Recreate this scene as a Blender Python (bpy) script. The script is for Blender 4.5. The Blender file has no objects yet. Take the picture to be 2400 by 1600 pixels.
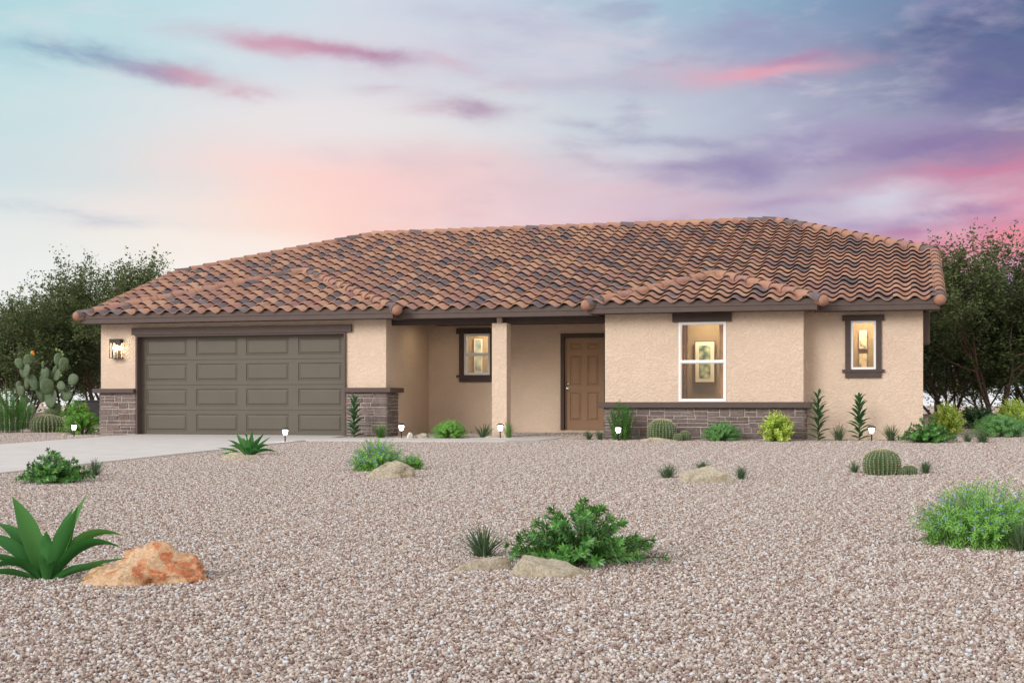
import bpy, bmesh, math, random
import numpy as np
from mathutils import Vector, Matrix, noise as mnoise

scene = bpy.context.scene
C = scene.collection
PI = math.pi
# ------------------------------------------------------------------ camera model (house axes: X along facade, Y away, Z up)
TH = math.radians(15.7); CT, ST = math.cos(TH), math.sin(TH)
FPX, CXP, HYP, CAMZ = 3203.0, 1200.0, 950.0, 0.66      # focal / centre / horizon in 2400 px units, eye height
SL = 0.02                                               # the yard falls away from the house

def gz(Y):                                              # height of the gravel at depth Y
    return -0.01 + SL * (min(Y, 45.0) - 26.4)

def colX(px, Y):                                        # where a sight line crosses the plane at depth Y
    return Y * math.tan(math.atan((px - CXP) / FPX) - TH)

def dep(X, Y): return -X * ST + Y * CT

def P(px, py, Y):
    X = colX(px, Y); d = dep(X, Y)
    return X, CAMZ + (HYP - py) * d / FPX

def G(dx, dy):                                          # a spot of ground seen in the (2352 px wide) view
    px, py = dx * 1.02041, dy * 1.02041
    t = (px - CXP) / FPX; v = (HYP - py) / FPX
    d = 1.198 / (SL * (t * ST + CT) - v)
    r = t * d
    X, Y = r * CT - d * ST, r * ST + d * CT
    return Vector((X, Y, gz(Y))), FPX / d / 1.02041      # point, view px per metre

def spot(dx, Y):                                        # on the gravel at known depth Y
    X = colX(dx * 1.02041, Y)
    return Vector((X, Y, gz(Y))), FPX / dep(X, Y) / 1.02041

# ------------------------------------------------------------------ materials
def srgb(r, g, b):
    f = lambda c: (c / 255 / 12.92) if c <= 10 else (((c / 255) + 0.055) / 1.055) ** 2.4
    return (f(r), f(g), f(b), 1.0)

def new_mat(name):
    m = bpy.data.materials.new(name); m.use_nodes = True
    nt = m.node_tree
    return m, nt, nt.nodes['Principled BSDF'], nt.nodes['Material Output']

def coords(nt):
    return nt.nodes.new('ShaderNodeTexCoord').outputs['Object']

def noise_node(nt, vec, scale, detail=4, rough=0.55, dist=0.0):
    n = nt.nodes.new('ShaderNodeTexNoise')
    n.inputs['Scale'].default_value = scale; n.inputs['Detail'].default_value = detail
    n.inputs['Roughness'].default_value = rough; n.inputs['Distortion'].default_value = dist
    nt.links.new(vec, n.inputs['Vector'])
    return n.outputs['Fac']

def ramp(nt, fac, stops, interp='LINEAR'):
    r = nt.nodes.new('ShaderNodeValToRGB'); cr = r.color_ramp; cr.interpolation = interp
    while len(cr.elements) < len(stops): cr.elements.new(0.5)
    for e, (p, c) in zip(cr.elements, stops): e.position = p; e.color = c
    nt.links.new(fac, r.inputs['Fac'])
    return r.outputs['Color']

def mixc(nt, fac, a, b, mode='MIX'):
    m = nt.nodes.new('ShaderNodeMix'); m.data_type = 'RGBA'; m.blend_type = mode
    if isinstance(fac, float): m.inputs[0].default_value = fac
    else: nt.links.new(fac, m.inputs[0])
    for s, i in ((a, 6), (b, 7)):
        if isinstance(s, tuple): m.inputs[i].default_value = s
        else: nt.links.new(s, m.inputs[i])
    return m.outputs[2]

def bump(nt, bs, h, strength, dist):
    b = nt.nodes.new('ShaderNodeBump'); b.inputs['Strength'].default_value = strength
    b.inputs['Distance'].default_value = dist
    nt.links.new(h, b.inputs['Height']); nt.links.new(b.outputs['Normal'], bs.inputs['Normal'])

def scale_col(c, k): return (c[0] * k, c[1] * k, c[2] * k, 1.0)

def plain(name, col, rough=0.7, nscale=0, namt=0.15, bscale=0, bstr=0.3, bdist=0.01, metal=0.0, spec=0.4):
    m, nt, bs, out = new_mat(name)
    bs.inputs['Roughness'].default_value = rough; bs.inputs['Metallic'].default_value = metal
    bs.inputs['Specular IOR Level'].default_value = spec
    if nscale:
        v = coords(nt)
        f = noise_node(nt, v, nscale, 5, 0.6)
        c = ramp(nt, f, [(0.3, scale_col(col, 1 - namt)), (0.7, scale_col(col, 1 + namt))])
        nt.links.new(c, bs.inputs['Base Color'])
    else:
        bs.inputs['Base Color'].default_value = col
    if bscale:
        bump(nt, bs, noise_node(nt, coords(nt), bscale, 4, 0.6), bstr, bdist)
    return m

def island(name, stops, rough=0.6, interp='LINEAR', nscale=0, namt=0.25, trans=0.0, bscale=0, bstr=0.4, bdist=0.004, spec=0.3):
    """colour drawn per loose piece (tile, stone, leaf)"""
    m, nt, bs, out = new_mat(name)
    g = nt.nodes.new('ShaderNodeNewGeometry')
    c = ramp(nt, g.outputs['Random Per Island'], stops, interp)
    if nscale:
        f = noise_node(nt, coords(nt), nscale, 4, 0.65)
        k = ramp(nt, f, [(0.3, (1 - namt,) * 3 + (1,)), (0.7, (1 + namt,) * 3 + (1,))])
        c = mixc(nt, 1.0, c, k, 'MULTIPLY')
    nt.links.new(c, bs.inputs['Base Color'])
    bs.inputs['Roughness'].default_value = rough; bs.inputs['Specular IOR Level'].default_value = spec
    if bscale: bump(nt, bs, noise_node(nt, coords(nt), bscale, 4, 0.6), bstr, bdist)
    if trans:
        t = nt.nodes.new('ShaderNodeBsdfTranslucent'); nt.links.new(c, t.inputs['Color'])
        mx = nt.nodes.new('ShaderNodeMixShader'); mx.inputs[0].default_value = trans
        nt.links.new(bs.outputs[0], mx.inputs[1]); nt.links.new(t.outputs[0], mx.inputs[2])
        nt.links.new(mx.outputs[0], out.inputs['Surface'])
    return m

def emit(name, col, s):
    m, nt, bs, out = new_mat(name)
    bs.inputs['Base Color'].default_value = col
    bs.inputs['Emission Color'].default_value = col; bs.inputs['Emission Strength'].default_value = s
    return m

def stucco_mat():
    m, nt, bs, out = new_mat('stucco')
    v = coords(nt)
    big = noise_node(nt, v, 1.3, 4, 0.6)
    c = ramp(nt, big, [(0.25, (0.630, 0.491, 0.383, 1)), (0.75, (0.688, 0.544, 0.431, 1))])
    nt.links.new(c, bs.inputs['Base Color'])
    bs.inputs['Roughness'].default_value = 0.9; bs.inputs['Specular IOR Level'].default_value = 0.15
    a = noise_node(nt, v, 11.0, 3, 0.5, 2.4)
    b = noise_node(nt, v, 75.0, 3, 0.6)
    r = ramp(nt, a, [(0.42, (0, 0, 0, 1)), (0.60, (1, 1, 1, 1))])
    mx = nt.nodes.new('ShaderNodeMath'); mx.operation = 'MULTIPLY_ADD'; mx.inputs[1].default_value = 0.14
    nt.links.new(b, mx.inputs[0]); nt.links.new(r, mx.inputs[2])
    bump(nt, bs, mx.outputs[0], 0.62, 0.014)
    return m

TRIM = (0.088, 0.060, 0.053, 1)
M = {}
M['stucco'] = stucco_mat()
M['trim'] = plain('trim_paint', TRIM, 0.65, 6, 0.10, 60, 0.15, 0.004)
M['trim_dark'] = plain('beam_paint', scale_col(TRIM, 0.8), 0.7, 6, 0.1)
M['garage'] = plain('garage_paint', (0.094, 0.081, 0.061, 1), 0.5, 3, 0.05, 160, 0.08, 0.003)
M['door'] = plain('door_paint', (0.300, 0.180, 0.103, 1), 0.5, 4, 0.05, 90, 0.05, 0.003)
M['white'] = plain('white_vinyl', (0.80, 0.79, 0.78, 1), 0.4)
M['metal'] = plain('nickel', (0.55, 0.52, 0.48, 1), 0.25, metal=1.0)
M['black'] = plain('black_metal', (0.018, 0.017, 0.018, 1), 0.45)
M['mortar'] = plain('mortar', (0.43, 0.37, 0.34, 1), 0.9, 30, 0.12, 120, 0.4, 0.004)
M['stone'] = island('ledge_stone', [(0.0, (0.150, 0.115, 0.108, 1)), (0.3, (0.190, 0.152, 0.140, 1)), (0.55, (0.125, 0.096, 0.092, 1)),
                                    (0.75, (0.22, 0.182, 0.168, 1)), (0.9, (0.160, 0.105, 0.090, 1)), (1.0, (0.18, 0.146, 0.135, 1))],
                    0.85, nscale=16, namt=0.32, bscale=34, bstr=0.7, bdist=0.012)
TILES = [(0.0, (0.355, 0.193, 0.136, 1)), (0.20, (0.427, 0.244, 0.166, 1)), (0.40, (0.325, 0.180, 0.149, 1)),
         (0.56, (0.467, 0.281, 0.192, 1)), (0.68, (0.290, 0.161, 0.143, 1)), (0.76, (0.135, 0.105, 0.112, 1)), (0.89, (0.186, 0.144, 0.144, 1))]
M['tile'] = island('clay_tile', TILES, 0.75, 'CONSTANT', nscale=7, namt=0.13, bscale=40, bstr=0.25, bdist=0.004)
M['cap'] = island('clay_cap', [(0.0, (0.355, 0.193, 0.134, 1)), (0.35, (0.406, 0.236, 0.162, 1)), (0.6, (0.309, 0.169, 0.136, 1)), (0.88, (0.137, 0.106, 0.110, 1))],
                  0.75, 'CONSTANT', nscale=7, namt=0.15, bscale=40, bstr=0.25, bdist=0.004)
M['bulb_cap'] = plain('clay_end', (0.320, 0.165, 0.110, 1), 0.75, 8, 0.15)
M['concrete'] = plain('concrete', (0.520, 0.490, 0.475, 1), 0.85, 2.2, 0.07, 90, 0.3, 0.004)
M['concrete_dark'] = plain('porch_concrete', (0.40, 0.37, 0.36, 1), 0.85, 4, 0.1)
M['gravel'] = island('gravel_stones', [(0.0, (0.265, 0.189, 0.158, 1)), (0.16, (0.406, 0.331, 0.290, 1)), (0.34, (0.497, 0.435, 0.389, 1)),
                                       (0.50, (0.320, 0.232, 0.198, 1)), (0.62, (0.569, 0.528, 0.492, 1)), (0.76, (0.437, 0.371, 0.330, 1)),
                                       (0.88, (0.539, 0.577, 0.631, 1)), (0.95, (0.202, 0.128, 0.108, 1))],
                     0.85, 'CONSTANT', nscale=60, namt=0.16)

def ground_mat():
    m, nt, bs, out = new_mat('ground_grit')
    v = coords(nt)
    vo = nt.nodes.new('ShaderNodeTexVoronoi'); vo.inputs['Scale'].default_value = 32
    nt.links.new(v, vo.inputs['Vector'])
    sep = nt.nodes.new('ShaderNodeSeparateColor'); nt.links.new(vo.outputs['Color'], sep.inputs[0])
    c = ramp(nt, sep.outputs[0], [(0.0, (0.30, 0.21, 0.165, 1)), (0.5, (0.46, 0.355, 0.29, 1)), (1.0, (0.56, 0.47, 0.41, 1))])
    nt.links.new(c, bs.inputs['Base Color']); bs.inputs['Roughness'].default_value = 0.95
    bump(nt, bs, vo.outputs['Distance'], 0.8, 0.02)
    return m
M['ground'] = ground_mat()

def rock_mat(name, stops, nscale=5.0, bstr=0.8):
    m, nt, bs, out = new_mat(name)
    v = coords(nt)
    f = noise_node(nt, v, nscale, 8, 0.68, 0.6)
    c = ramp(nt, f, stops)
    g = noise_node(nt, v, nscale * 9, 5, 0.7)
    k = ramp(nt, g, [(0.3, (0.62, 0.60, 0.58, 1)), (0.62, (1.15, 1.15, 1.15, 1))])
    nt.links.new(mixc(nt, 1.0, c, k, 'MULTIPLY'), bs.inputs['Base Color'])
    bs.inputs['Roughness'].default_value = 0.9; bs.inputs['Specular IOR Level'].default_value = 0.2
    bump(nt, bs, g, bstr, 0.02)
    return m
M['rock_orange'] = rock_mat('orange_rock', [(0.26, (0.13, 0.10, 0.05, 1)), (0.36, (0.46, 0.27, 0.13, 1)), (0.44, (0.66, 0.48, 0.33, 1)),
                                            (0.53, (0.60, 0.36, 0.20, 1)), (0.59, (0.50, 0.15, 0.07, 1)), (0.67, (0.62, 0.38, 0.22, 1)), (0.78, (0.70, 0.60, 0.46, 1))], 5.2)
M['rock_tan'] = rock_mat('tan_rock', [(0.25, (0.17, 0.135, 0.09, 1)), (0.40, (0.40, 0.345, 0.255, 1)), (0.52, (0.54, 0.485, 0.385, 1)),
                                      (0.62, (0.38, 0.31, 0.205, 1)), (0.72, (0.57, 0.515, 0.42, 1)), (0.82, (0.44, 0.38, 0.27, 1))], 7.0, 1.0)
M['rock_white'] = rock_mat('white_rock', [(0.3, (0.5, 0.48, 0.44, 1)), (0.7, (0.72, 0.70, 0.66, 1))], 6.0)

def leafm(name, c0, c1, c2, rough=0.5, trans=0.3, spec=0.35):
    return island(name, [(0, c0 + (1,)), (0.5, c1 + (1,)), (1, c2 + (1,))], rough, trans=trans, spec=spec)
M['agave'] = leafm('agave_leaf', (0.030, 0.135, 0.028), (0.055, 0.195, 0.046), (0.130, 0.275, 0.040), 0.55, 0.25, 0.25)
M['glossy'] = leafm('glossy_leaf', (0.026, 0.115, 0.020), (0.070, 0.225, 0.036), (0.165, 0.380, 0.080), 0.35, 0.25, 0.5)
M['sage'] = leafm('sage_leaf', (0.140, 0.350, 0.055), (0.215, 0.480, 0.095), (0.340, 0.620, 0.150), 0.6, 0.35)
M['bluegreen'] = leafm('bluegreen_leaf', (0.100, 0.260, 0.070), (0.160, 0.370, 0.110), (0.240, 0.480, 0.150), 0.6, 0.3)
M['yellow'] = leafm('yellow_leaf', (0.330, 0.500, 0.060), (0.560, 0.720, 0.120), (0.740, 0.840, 0.270), 0.55, 0.4)
M['fresh'] = leafm('fresh_leaf', (0.060, 0.210, 0.022), (0.130, 0.340, 0.040), (0.240, 0.480, 0.070), 0.5, 0.35)
M['upright'] = leafm('upright_leaf', (0.042, 0.165, 0.024), (0.072, 0.240, 0.038), (0.125, 0.330, 0.060), 0.55, 0.3)
M['tuft'] = leafm('tuft_blade', (0.052, 0.105, 0.048), (0.090, 0.155, 0.070), (0.150, 0.210, 0.105), 0.55, 0.2)
M['tuft_bright'] = leafm('bright_blade', (0.060, 0.160, 0.030), (0.095, 0.220, 0.045), (0.170, 0.250, 0.070), 0.55, 0.25)
M['lance'] = leafm('lance_leaf', (0.022, 0.085, 0.028), (0.034, 0.110, 0.036), (0.060, 0.140, 0.050), 0.5, 0.2)
M['treeleaf'] = leafm('tree_leaf', (0.058, 0.082, 0.030), (0.098, 0.132, 0.050), (0.155, 0.198, 0.080), 0.6, 0.3, 0.2)
M['treeleaf2'] = leafm('tree_leaf_dark', (0.050, 0.076, 0.032), (0.082, 0.116, 0.050), (0.130, 0.174, 0.078), 0.6, 0.3, 0.2)
M['bark'] = plain('bark', (0.105, 0.062, 0.048, 1), 0.9, 7, 0.35, 30, 0.8, 0.02)
M['stem'] = plain('stem', (0.085, 0.095, 0.035, 1), 0.8, 12, 0.2)
M['twig'] = plain('twig', (0.095, 0.062, 0.040, 1), 0.85, 12, 0.2)
M['blue'] = plain('blue_petal', (0.24, 0.26, 0.66, 1), 0.6)
M['red'] = plain('red_petal', (0.62, 0.085, 0.03, 1), 0.6)
M['whitepetal'] = plain('white_petal', (0.8, 0.8, 0.74, 1), 0.6)
M['orange'] = plain('orange_petal', (0.75, 0.26, 0.02, 1), 0.6)
M['fruit'] = plain('cactus_fruit', (0.20, 0.30, 0.10, 1), 0.5)
M['barrel'] = plain('barrel_skin', (0.060, 0.100, 0.036, 1), 0.6, 10, 0.2)
M['spine'] = plain('spine', (0.56, 0.52, 0.36, 1), 0.6)
M['pad'] = plain('pad_skin', (0.088, 0.136, 0.066, 1), 0.55, 5, 0.28, 30, 0.3, 0.004)
M['pad_old'] = plain('old_pad_skin', (0.30, 0.20, 0.085, 1), 0.7, 8, 0.3)
M['glow'] = emit('lamp_glass', (1.0, 0.93, 0.82, 1), 16.0)
M['bulb'] = emit('hot_bulb', (1.0, 0.82, 0.55, 1), 38.0)
M['candle'] = plain('candle_sleeve', (0.75, 0.66, 0.48, 1), 0.5)
M['smoke_glass'] = plain('smoked_glass', (0.10, 0.09, 0.08, 1), 0.1)
M['room'] = plain('room_paint', (0.36, 0.255, 0.140, 1), 0.9, 1.5, 0.15)
M['curtain'] = plain('curtain_cloth', (0.52, 0.29, 0.16, 1), 0.9, 4, 0.25)
M['curtain_dark'] = plain('dark_curtain_cloth', (0.085, 0.070, 0.048, 1), 0.9, 4, 0.25)
M['frame_wood'] = plain('frame_wood', (0.20, 0.085, 0.030, 1), 0.5)
M['mat_board'] = plain('mat_board', (0.86, 0.76, 0.56, 1), 0.9)
M['fence'] = plain('dark_fence', (0.040, 0.034, 0.040, 1), 0.8, 6, 0.2)

def glass_mat():
    m, nt, bs, out = new_mat('window_glass')
    t = nt.nodes.new('ShaderNodeBsdfTransparent'); t.inputs['Color'].default_value = (0.93, 0.95, 0.90, 1)
    g = nt.nodes.new('ShaderNodeBsdfGlossy'); g.inputs['Roughness'].default_value = 0.02
    f = nt.nodes.new('ShaderNodeFresnel'); f.inputs['IOR'].default_value = 1.5
    a = nt.nodes.new('ShaderNodeMath'); a.operation = 'MULTIPLY_ADD'; a.inputs[1].default_value = 1.1; a.inputs[2].default_value = 0.02
    nt.links.new(f.outputs[0], a.inputs[0])
    mx = nt.nodes.new('ShaderNodeMixShader'); nt.links.new(a.outputs[0], mx.inputs[0])
    nt.links.new(t.outputs[0], mx.inputs[1]); nt.links.new(g.outputs[0], mx.inputs[2])
    nt.links.new(mx.outputs[0], out.inputs['Surface'])
    return m
M['glass'] = glass_mat()

def art_mat(name, a, b, c, scale):
    m, nt, bs, out = new_mat(name)
    v = coords(nt)
    vo = nt.nodes.new('ShaderNodeTexVoronoi'); vo.inputs['Scale'].default_value = scale
    nt.links.new(v, vo.inputs['Vector'])
    f = noise_node(nt, v, scale * 0.8, 5, 0.7)
    x = nt.nodes.new('ShaderNodeMath'); x.operation = 'MULTIPLY'
    nt.links.new(vo.outputs['Distance'], x.inputs[0]); nt.links.new(f, x.inputs[1])
    nt.links.new(ramp(nt, x.outputs[0], [(0.05, a), (0.22, b), (0.42, c)]), bs.inputs['Base Color'])
    return m
M['art_leaf'] = art_mat('leaf_print', (0.70, 0.66, 0.42, 1), (0.38, 0.42, 0.24, 1), (0.06, 0.12, 0.07, 1), 9)
M['art_bird'] = art_mat('branch_print', (0.78, 0.62, 0.38, 1), (0.75, 0.60, 0.36, 1), (0.10, 0.10, 0.10, 1), 7)
M['art_blue'] = art_mat('blue_print', (0.62, 0.55, 0.34, 1), (0.40, 0.42, 0.34, 1), (0.10, 0.20, 0.22, 1), 5)

# ------------------------------------------------------------------ mesh builder and object helpers
class MB:
    def __init__(s): s.v = []; s.f = []; s.m = []
    def face(s, pts, mi=0):
        n = len(s.v); s.v.extend([tuple(p) for p in pts]); s.f.append(tuple(range(n, n + len(pts)))); s.m.append(mi)
    def box(s, x0, x1, y0, y1, z0, z1, mi=0):
        n = len(s.v)
        s.v += [(x0, y0, z0), (x1, y0, z0), (x1, y1, z0), (x0, y1, z0), (x0, y0, z1), (x1, y0, z1), (x1, y1, z1), (x0, y1, z1)]
        for q in ((0, 3, 2, 1), (4, 5, 6, 7), (0, 1, 5, 4), (1, 2, 6, 5), (2, 3, 7, 6), (3, 0, 4, 7)):
            s.f.append(tuple(n + i for i in q)); s.m.append(mi)
    def prism(s, poly, z0, z1, mi=0):                   # poly counter-clockwise in XY
        n = len(s.v); k = len(poly)
        s.v += [(x, y, z0) for x, y in poly] + [(x, y, z1) for x, y in poly]
        s.f.append(tuple(n + i for i in reversed(range(k)))); s.m.append(mi)
        s.f.append(tuple(n + k + i for i in range(k))); s.m.append(mi)
        for i in range(k):
            j = (i + 1) % k
            s.f.append((n + i, n + j, n + k + j, n + k + i)); s.m.append(mi)
    def grid(s, rows, mi=0, closed=False):              # rows of equal length of points
        n = len(s.v); w = len(rows[0])
        for r in rows: s.v.extend([tuple(p) for p in r])
        for i in range(len(rows) - 1):
            for j in range(w if closed else w - 1):
                k = (j + 1) % w
                s.f.append((n + i * w + j, n + i * w + k, n + (i + 1) * w + k, n + (i + 1) * w + j)); s.m.append(mi)
    def tube(s, pts, radii, seg=6, mi=0, cap=True):
        rows = []
        for i, p in enumerate(pts):
            p = Vector(p)
            a = Vector(pts[min(i + 1, len(pts) - 1)]) - Vector(pts[max(i - 1, 0)])
            if a.length < 1e-9: a = Vector((0, 0, 1))
            a.normalize()
            u = a.orthogonal().normalized() if abs(a.z) > 0.95 else a.cross(Vector((0, 0, 1))).normalized()
            w = a.cross(u)
            r = radii[i] if isinstance(radii, (list, tuple)) else radii
            rows.append([p + r * (math.cos(2 * PI * k / seg) * u + math.sin(2 * PI * k / seg) * w) for k in range(seg)])
        s.grid(rows, mi, True)
        if cap:
            n = len(s.v)
            s.f.append(tuple(n - seg + k for k in range(seg))); s.m.append(mi)
    def lathe(s, prof, seg=16, mi=0, c=(0, 0, 0)):
        rows = [[(c[0] + r * math.cos(2 * PI * k / seg), c[1] + r * math.sin(2 * PI * k / seg), c[2] + z) for k in range(seg)] for r, z in prof]
        s.grid(rows, mi, True)
    def build(s, name, mats, parent=None, smooth=False, link=True, inv=None):
        me = bpy.data.meshes.new(name); me.from_pydata(s.v, [], s.f)
        if not isinstance(mats, (list, tuple)): mats = [mats]
        for m in mats: me.materials.append(m)
        if len(mats) > 1: me.polygons.foreach_set('material_index', s.m)
        if smooth: me.polygons.foreach_set('use_smooth', [True] * len(me.polygons))
        me.update()
        if smooth: me.set_sharp_from_angle(angle=math.radians(42))
        return put(name, me, parent)

def put(name, me, parent=None):
    o = bpy.data.objects.new(name, me); C.objects.link(o)
    if parent is not None:
        o.parent = parent
        if parent.get('world_children'): o.matrix_parent_inverse = Matrix.Translation(parent['world_children']).inverted()
    return o

def root_of(o):
    while o.parent: o = o.parent
    return o

def part(mb, name, mat, parent, smooth=False):
    r = root_of(parent)
    o = bpy.data.objects.new(name, None)
    bpy.data.objects.remove(o)
    ob = mb.build(name, mat, None, smooth)
    ob.parent = parent
    if 'off' in r and parent is r: ob.matrix_parent_inverse = Matrix.Translation(Vector(r['off'])).inverted()
    return ob

def tag(o, label, cat, group=None, kind=None):
    if label: o['label'] = label
    if cat: o['category'] = cat
    if group: o['group'] = group
    if kind: o['kind'] = kind
    return o

def empty(name, loc, rz=0.0, sc=1.0):
    o = bpy.data.objects.new(name, None); C.objects.link(o)
    o.location = loc; o.rotation_euler = (0, 0, rz); o.scale = (sc, sc, sc); o.empty_display_size = 0.1
    return o

def copy_tree(o, parent=None):
    c = o.copy(); C.objects.link(c)
    if parent is not None: c.parent = parent
    for ch in list(o.children): copy_tree(ch, c)
    return c

# ================================================================== SETTING
def make_ground():
    b = MB()
    ys = [-60, 0, 10, 20, 30, 45, 120, 900]
    xs = [-700, -60, -30, 0, 30, 60, 700]
    b.grid([[(x, y, gz(y) - 0.012) for x in xs] for y in ys])
    o = b.build('ground', M['ground']); o['kind'] = 'structure'
    o = o
make_ground()

def make_gravel():
    rs = np.random.RandomState(7)
    bm = bmesh.new(); bmesh.ops.create_icosphere(bm, subdivisions=1, radius=1.0)
    bv = np.array([v.co[:] for v in bm.verts]); bf = np.array([[v.index for v in f.verts] for f in bm.faces]); bm.free()
    n = 62
    gx, gy = np.meshgrid((np.arange(n) + 0.5) / n - 0.5, (np.arange(n) + 0.5) / n - 0.5)
    c1 = np.stack([gx.ravel(), gy.ravel()], 1) + rs.uniform(-0.008, 0.008, (n * n, 2))
    c2 = rs.uniform(-0.5, 0.5, (1700, 2))
    cs = np.concatenate([c1, c2]); N = len(cs)
    zc = np.concatenate([rs.uniform(-0.004, 0.004, n * n), rs.uniform(0.005, 0.013, 1700)])
    size = np.clip(rs.lognormal(math.log(0.0094), 0.22, N), 0.0055, 0.0150)
    V = np.zeros((N, len(bv), 3))
    for i in range(N):
        p = bv * (1 + rs.uniform(-0.27, 0.22, (len(bv), 1)))
        p = p * np.array([rs.uniform(0.85, 1.45), rs.uniform(0.7, 1.05), rs.uniform(0.5, 0.82)])
        q = rs.normal(size=4); q /= np.linalg.norm(q)
        q[1:3] *= 0.45; q /= np.linalg.norm(q)
        w, x, y, z = q
        R = np.array([[1 - 2 * (y * y + z * z), 2 * (x * y - z * w), 2 * (x * z + y * w)],
                      [2 * (x * y + z * w), 1 - 2 * (x * x + z * z), 2 * (y * z - x * w)],
                      [2 * (x * z - y * w), 2 * (y * z + x * w), 1 - 2 * (x * x + y * y)]])
        V[i] = (p * size[i]) @ R.T + np.array([cs[i, 0], cs[i, 1], zc[i]])
    F = (bf[None] + (np.arange(N) * len(bv))[:, None, None]).reshape(-1, 3)
    me = bpy.data.meshes.new('gravel')
    me.vertices.add(N * len(bv)); me.vertices.foreach_set('co', V.reshape(-1))
    me.loops.add(len(F) * 3); me.loops.foreach_set('vertex_index', F.reshape(-1).astype(np.int32))
    me.polygons.add(len(F)); me.polygons.foreach_set('loop_start', np.arange(0, len(F) * 3, 3, dtype=np.int32))
    me.update(calc_edges=True); me.materials.append(M['gravel'])
    o = bpy.data.objects.new('gravel', me); C.objects.link(o)
    tag(o, 'pinkish tan crushed gravel covering the whole front yard', 'gravel', kind='stuff')
    x0, x1, y0, y1 = -31.0, 9.0, 3.0, 45.0
    yc = (y0 + y1) / 2
    o.location = ((x0 + x1) / 2, yc, gz(yc)); o.rotation_euler = (math.atan(SL), 0, 0)
    ng = bpy.data.node_groups.new('scatter_gravel', 'GeometryNodeTree')
    ng.interface.new_socket('Geometry', in_out='INPUT', socket_type='NodeSocketGeometry')
    ng.interface.new_socket('Geometry', in_out='OUTPUT', socket_type='NodeSocketGeometry')
    nn = ng.nodes; L = ng.links
    gi, go = nn.new('NodeGroupInput'), nn.new('NodeGroupOutput')
    gr = nn.new('GeometryNodeMeshGrid')
    gr.inputs['Size X'].default_value = x1 - x0; gr.inputs['Size Y'].default_value = y1 - y0
    gr.inputs['Vertices X'].default_value = int(x1 - x0) + 1; gr.inputs['Vertices Y'].default_value = int(y1 - y0) + 1
    ip = nn.new('GeometryNodeInstanceOnPoints')
    rv = nn.new('FunctionNodeRandomValue'); rv.data_type = 'INT'
    for s in rv.inputs:
        if s.enabled and s.name == 'Min': s.default_value = 0
        if s.enabled and s.name == 'Max': s.default_value = 3
    outv = [s for s in rv.outputs if s.enabled][0]
    mu = nn.new('ShaderNodeMath'); mu.operation = 'MULTIPLY'; mu.inputs[1].default_value = PI / 2
    cx = nn.new('ShaderNodeCombineXYZ')
    L.new(outv, mu.inputs[0]); L.new(mu.outputs[0], cx.inputs['Z'])
    L.new(gr.outputs['Mesh'], ip.inputs['Points']); L.new(gi.outputs[0], ip.inputs['Instance'])
    L.new(cx.outputs[0], ip.inputs['Rotation']); L.new(ip.outputs[0], go.inputs[0])
    md = o.modifiers.new('scatter', 'NODES'); md.node_group = ng
make_gravel()

def slab(name, poly, mat, thick=0.16, lift=0.045, segs=14):
    """concrete laid on the sloping yard: a rectangle-like polygon with its top following the slope"""
    b = MB(); n = len(poly)
    top = [(x, y, gz(y) + lift if callable(lift) is False else lift(x, y)) for x, y in poly]
    bot = [(x, y, z - thick) for x, y, z in top]
    b.face(top)
    for i in range(n):
        j = (i + 1) % n
        b.face([bot[i], bot[j], top[j], top[i]])
    o = b.build(name, mat); o['kind'] = 'structure'
    return o
slab('driveway', [(-16.15, -8.0), (-11.1, -8.0), (-11.1, 24.9), (-11.1, 26.78), (-16.15, 26.78)], M['concrete'], lift=0.034)
slab('walkway', [(-11.1, 24.55), (-8.2, 24.55), (-7.1, 24.75), (-6.55, 25.3), (-6.45, 26.0), (-6.45, 27.0), (-8.1, 27.0), (-8.25, 25.75), (-11.1, 25.75)], M['concrete'], lift=lambda x, y: 0.016 + SL * (y - 26.4) * 0.5)
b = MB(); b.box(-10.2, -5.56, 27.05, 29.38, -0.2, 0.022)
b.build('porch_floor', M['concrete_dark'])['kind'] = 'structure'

# ================================================================== HOUSE
YG, YB, YW, YR = 26.70, 26.48, 26.98, 29.40       # garage wall, bay wall, right wall, recessed porch wall
XGL, XGR = -16.97, -10.23
XBL, XBR = -5.535, -1.695
XWR = 0.49
ZF = 2.45                                          # underside of the fascia
house = empty('house', (-8.0, 30.0, 0.0)); house['off'] = (-8.0, 30.0, 0.0)
tag(house, 'single storey beige stucco house with clay tile roof and olive garage door', 'house')

def wall_y(b, Y, x0, x1, z0, z1, holes, depth=0.12):
    """wall facing the camera at depth Y, with openings (x0,x1,z0,z1) and their reveals"""
    xs = sorted({x0, x1, *[h[0] for h in holes], *[h[1] for h in holes]})
    zs = sorted({z0, z1, *[h[2] for h in holes], *[h[3] for h in holes]})
    for i in range(len(xs) - 1):
        for j in range(len(zs) - 1):
            cx, cz = (xs[i] + xs[i + 1]) / 2, (zs[j] + zs[j + 1]) / 2
            if any(h[0] < cx < h[1] and h[2] < cz < h[3] for h in holes): continue
            b.face([(xs[i], Y, zs[j]), (xs[i + 1], Y, zs[j]), (xs[i + 1], Y, zs[j + 1]), (xs[i], Y, zs[j + 1])])
    for h in holes:
        a, c, e, g = h
        b.face([(a, Y, e), (a, Y, g), (a, Y + depth, g), (a, Y + depth, e)])
        b.face([(c, Y, g), (c, Y, e), (c, Y + depth, e), (c, Y + depth, g)])
        b.face([(a, Y, g), (c, Y, g), (c, Y + depth, g), (a, Y + depth, g)])
        b.face([(c, Y, e), (a, Y, e), (a, Y + depth, e), (c, Y + depth, e)])

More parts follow.
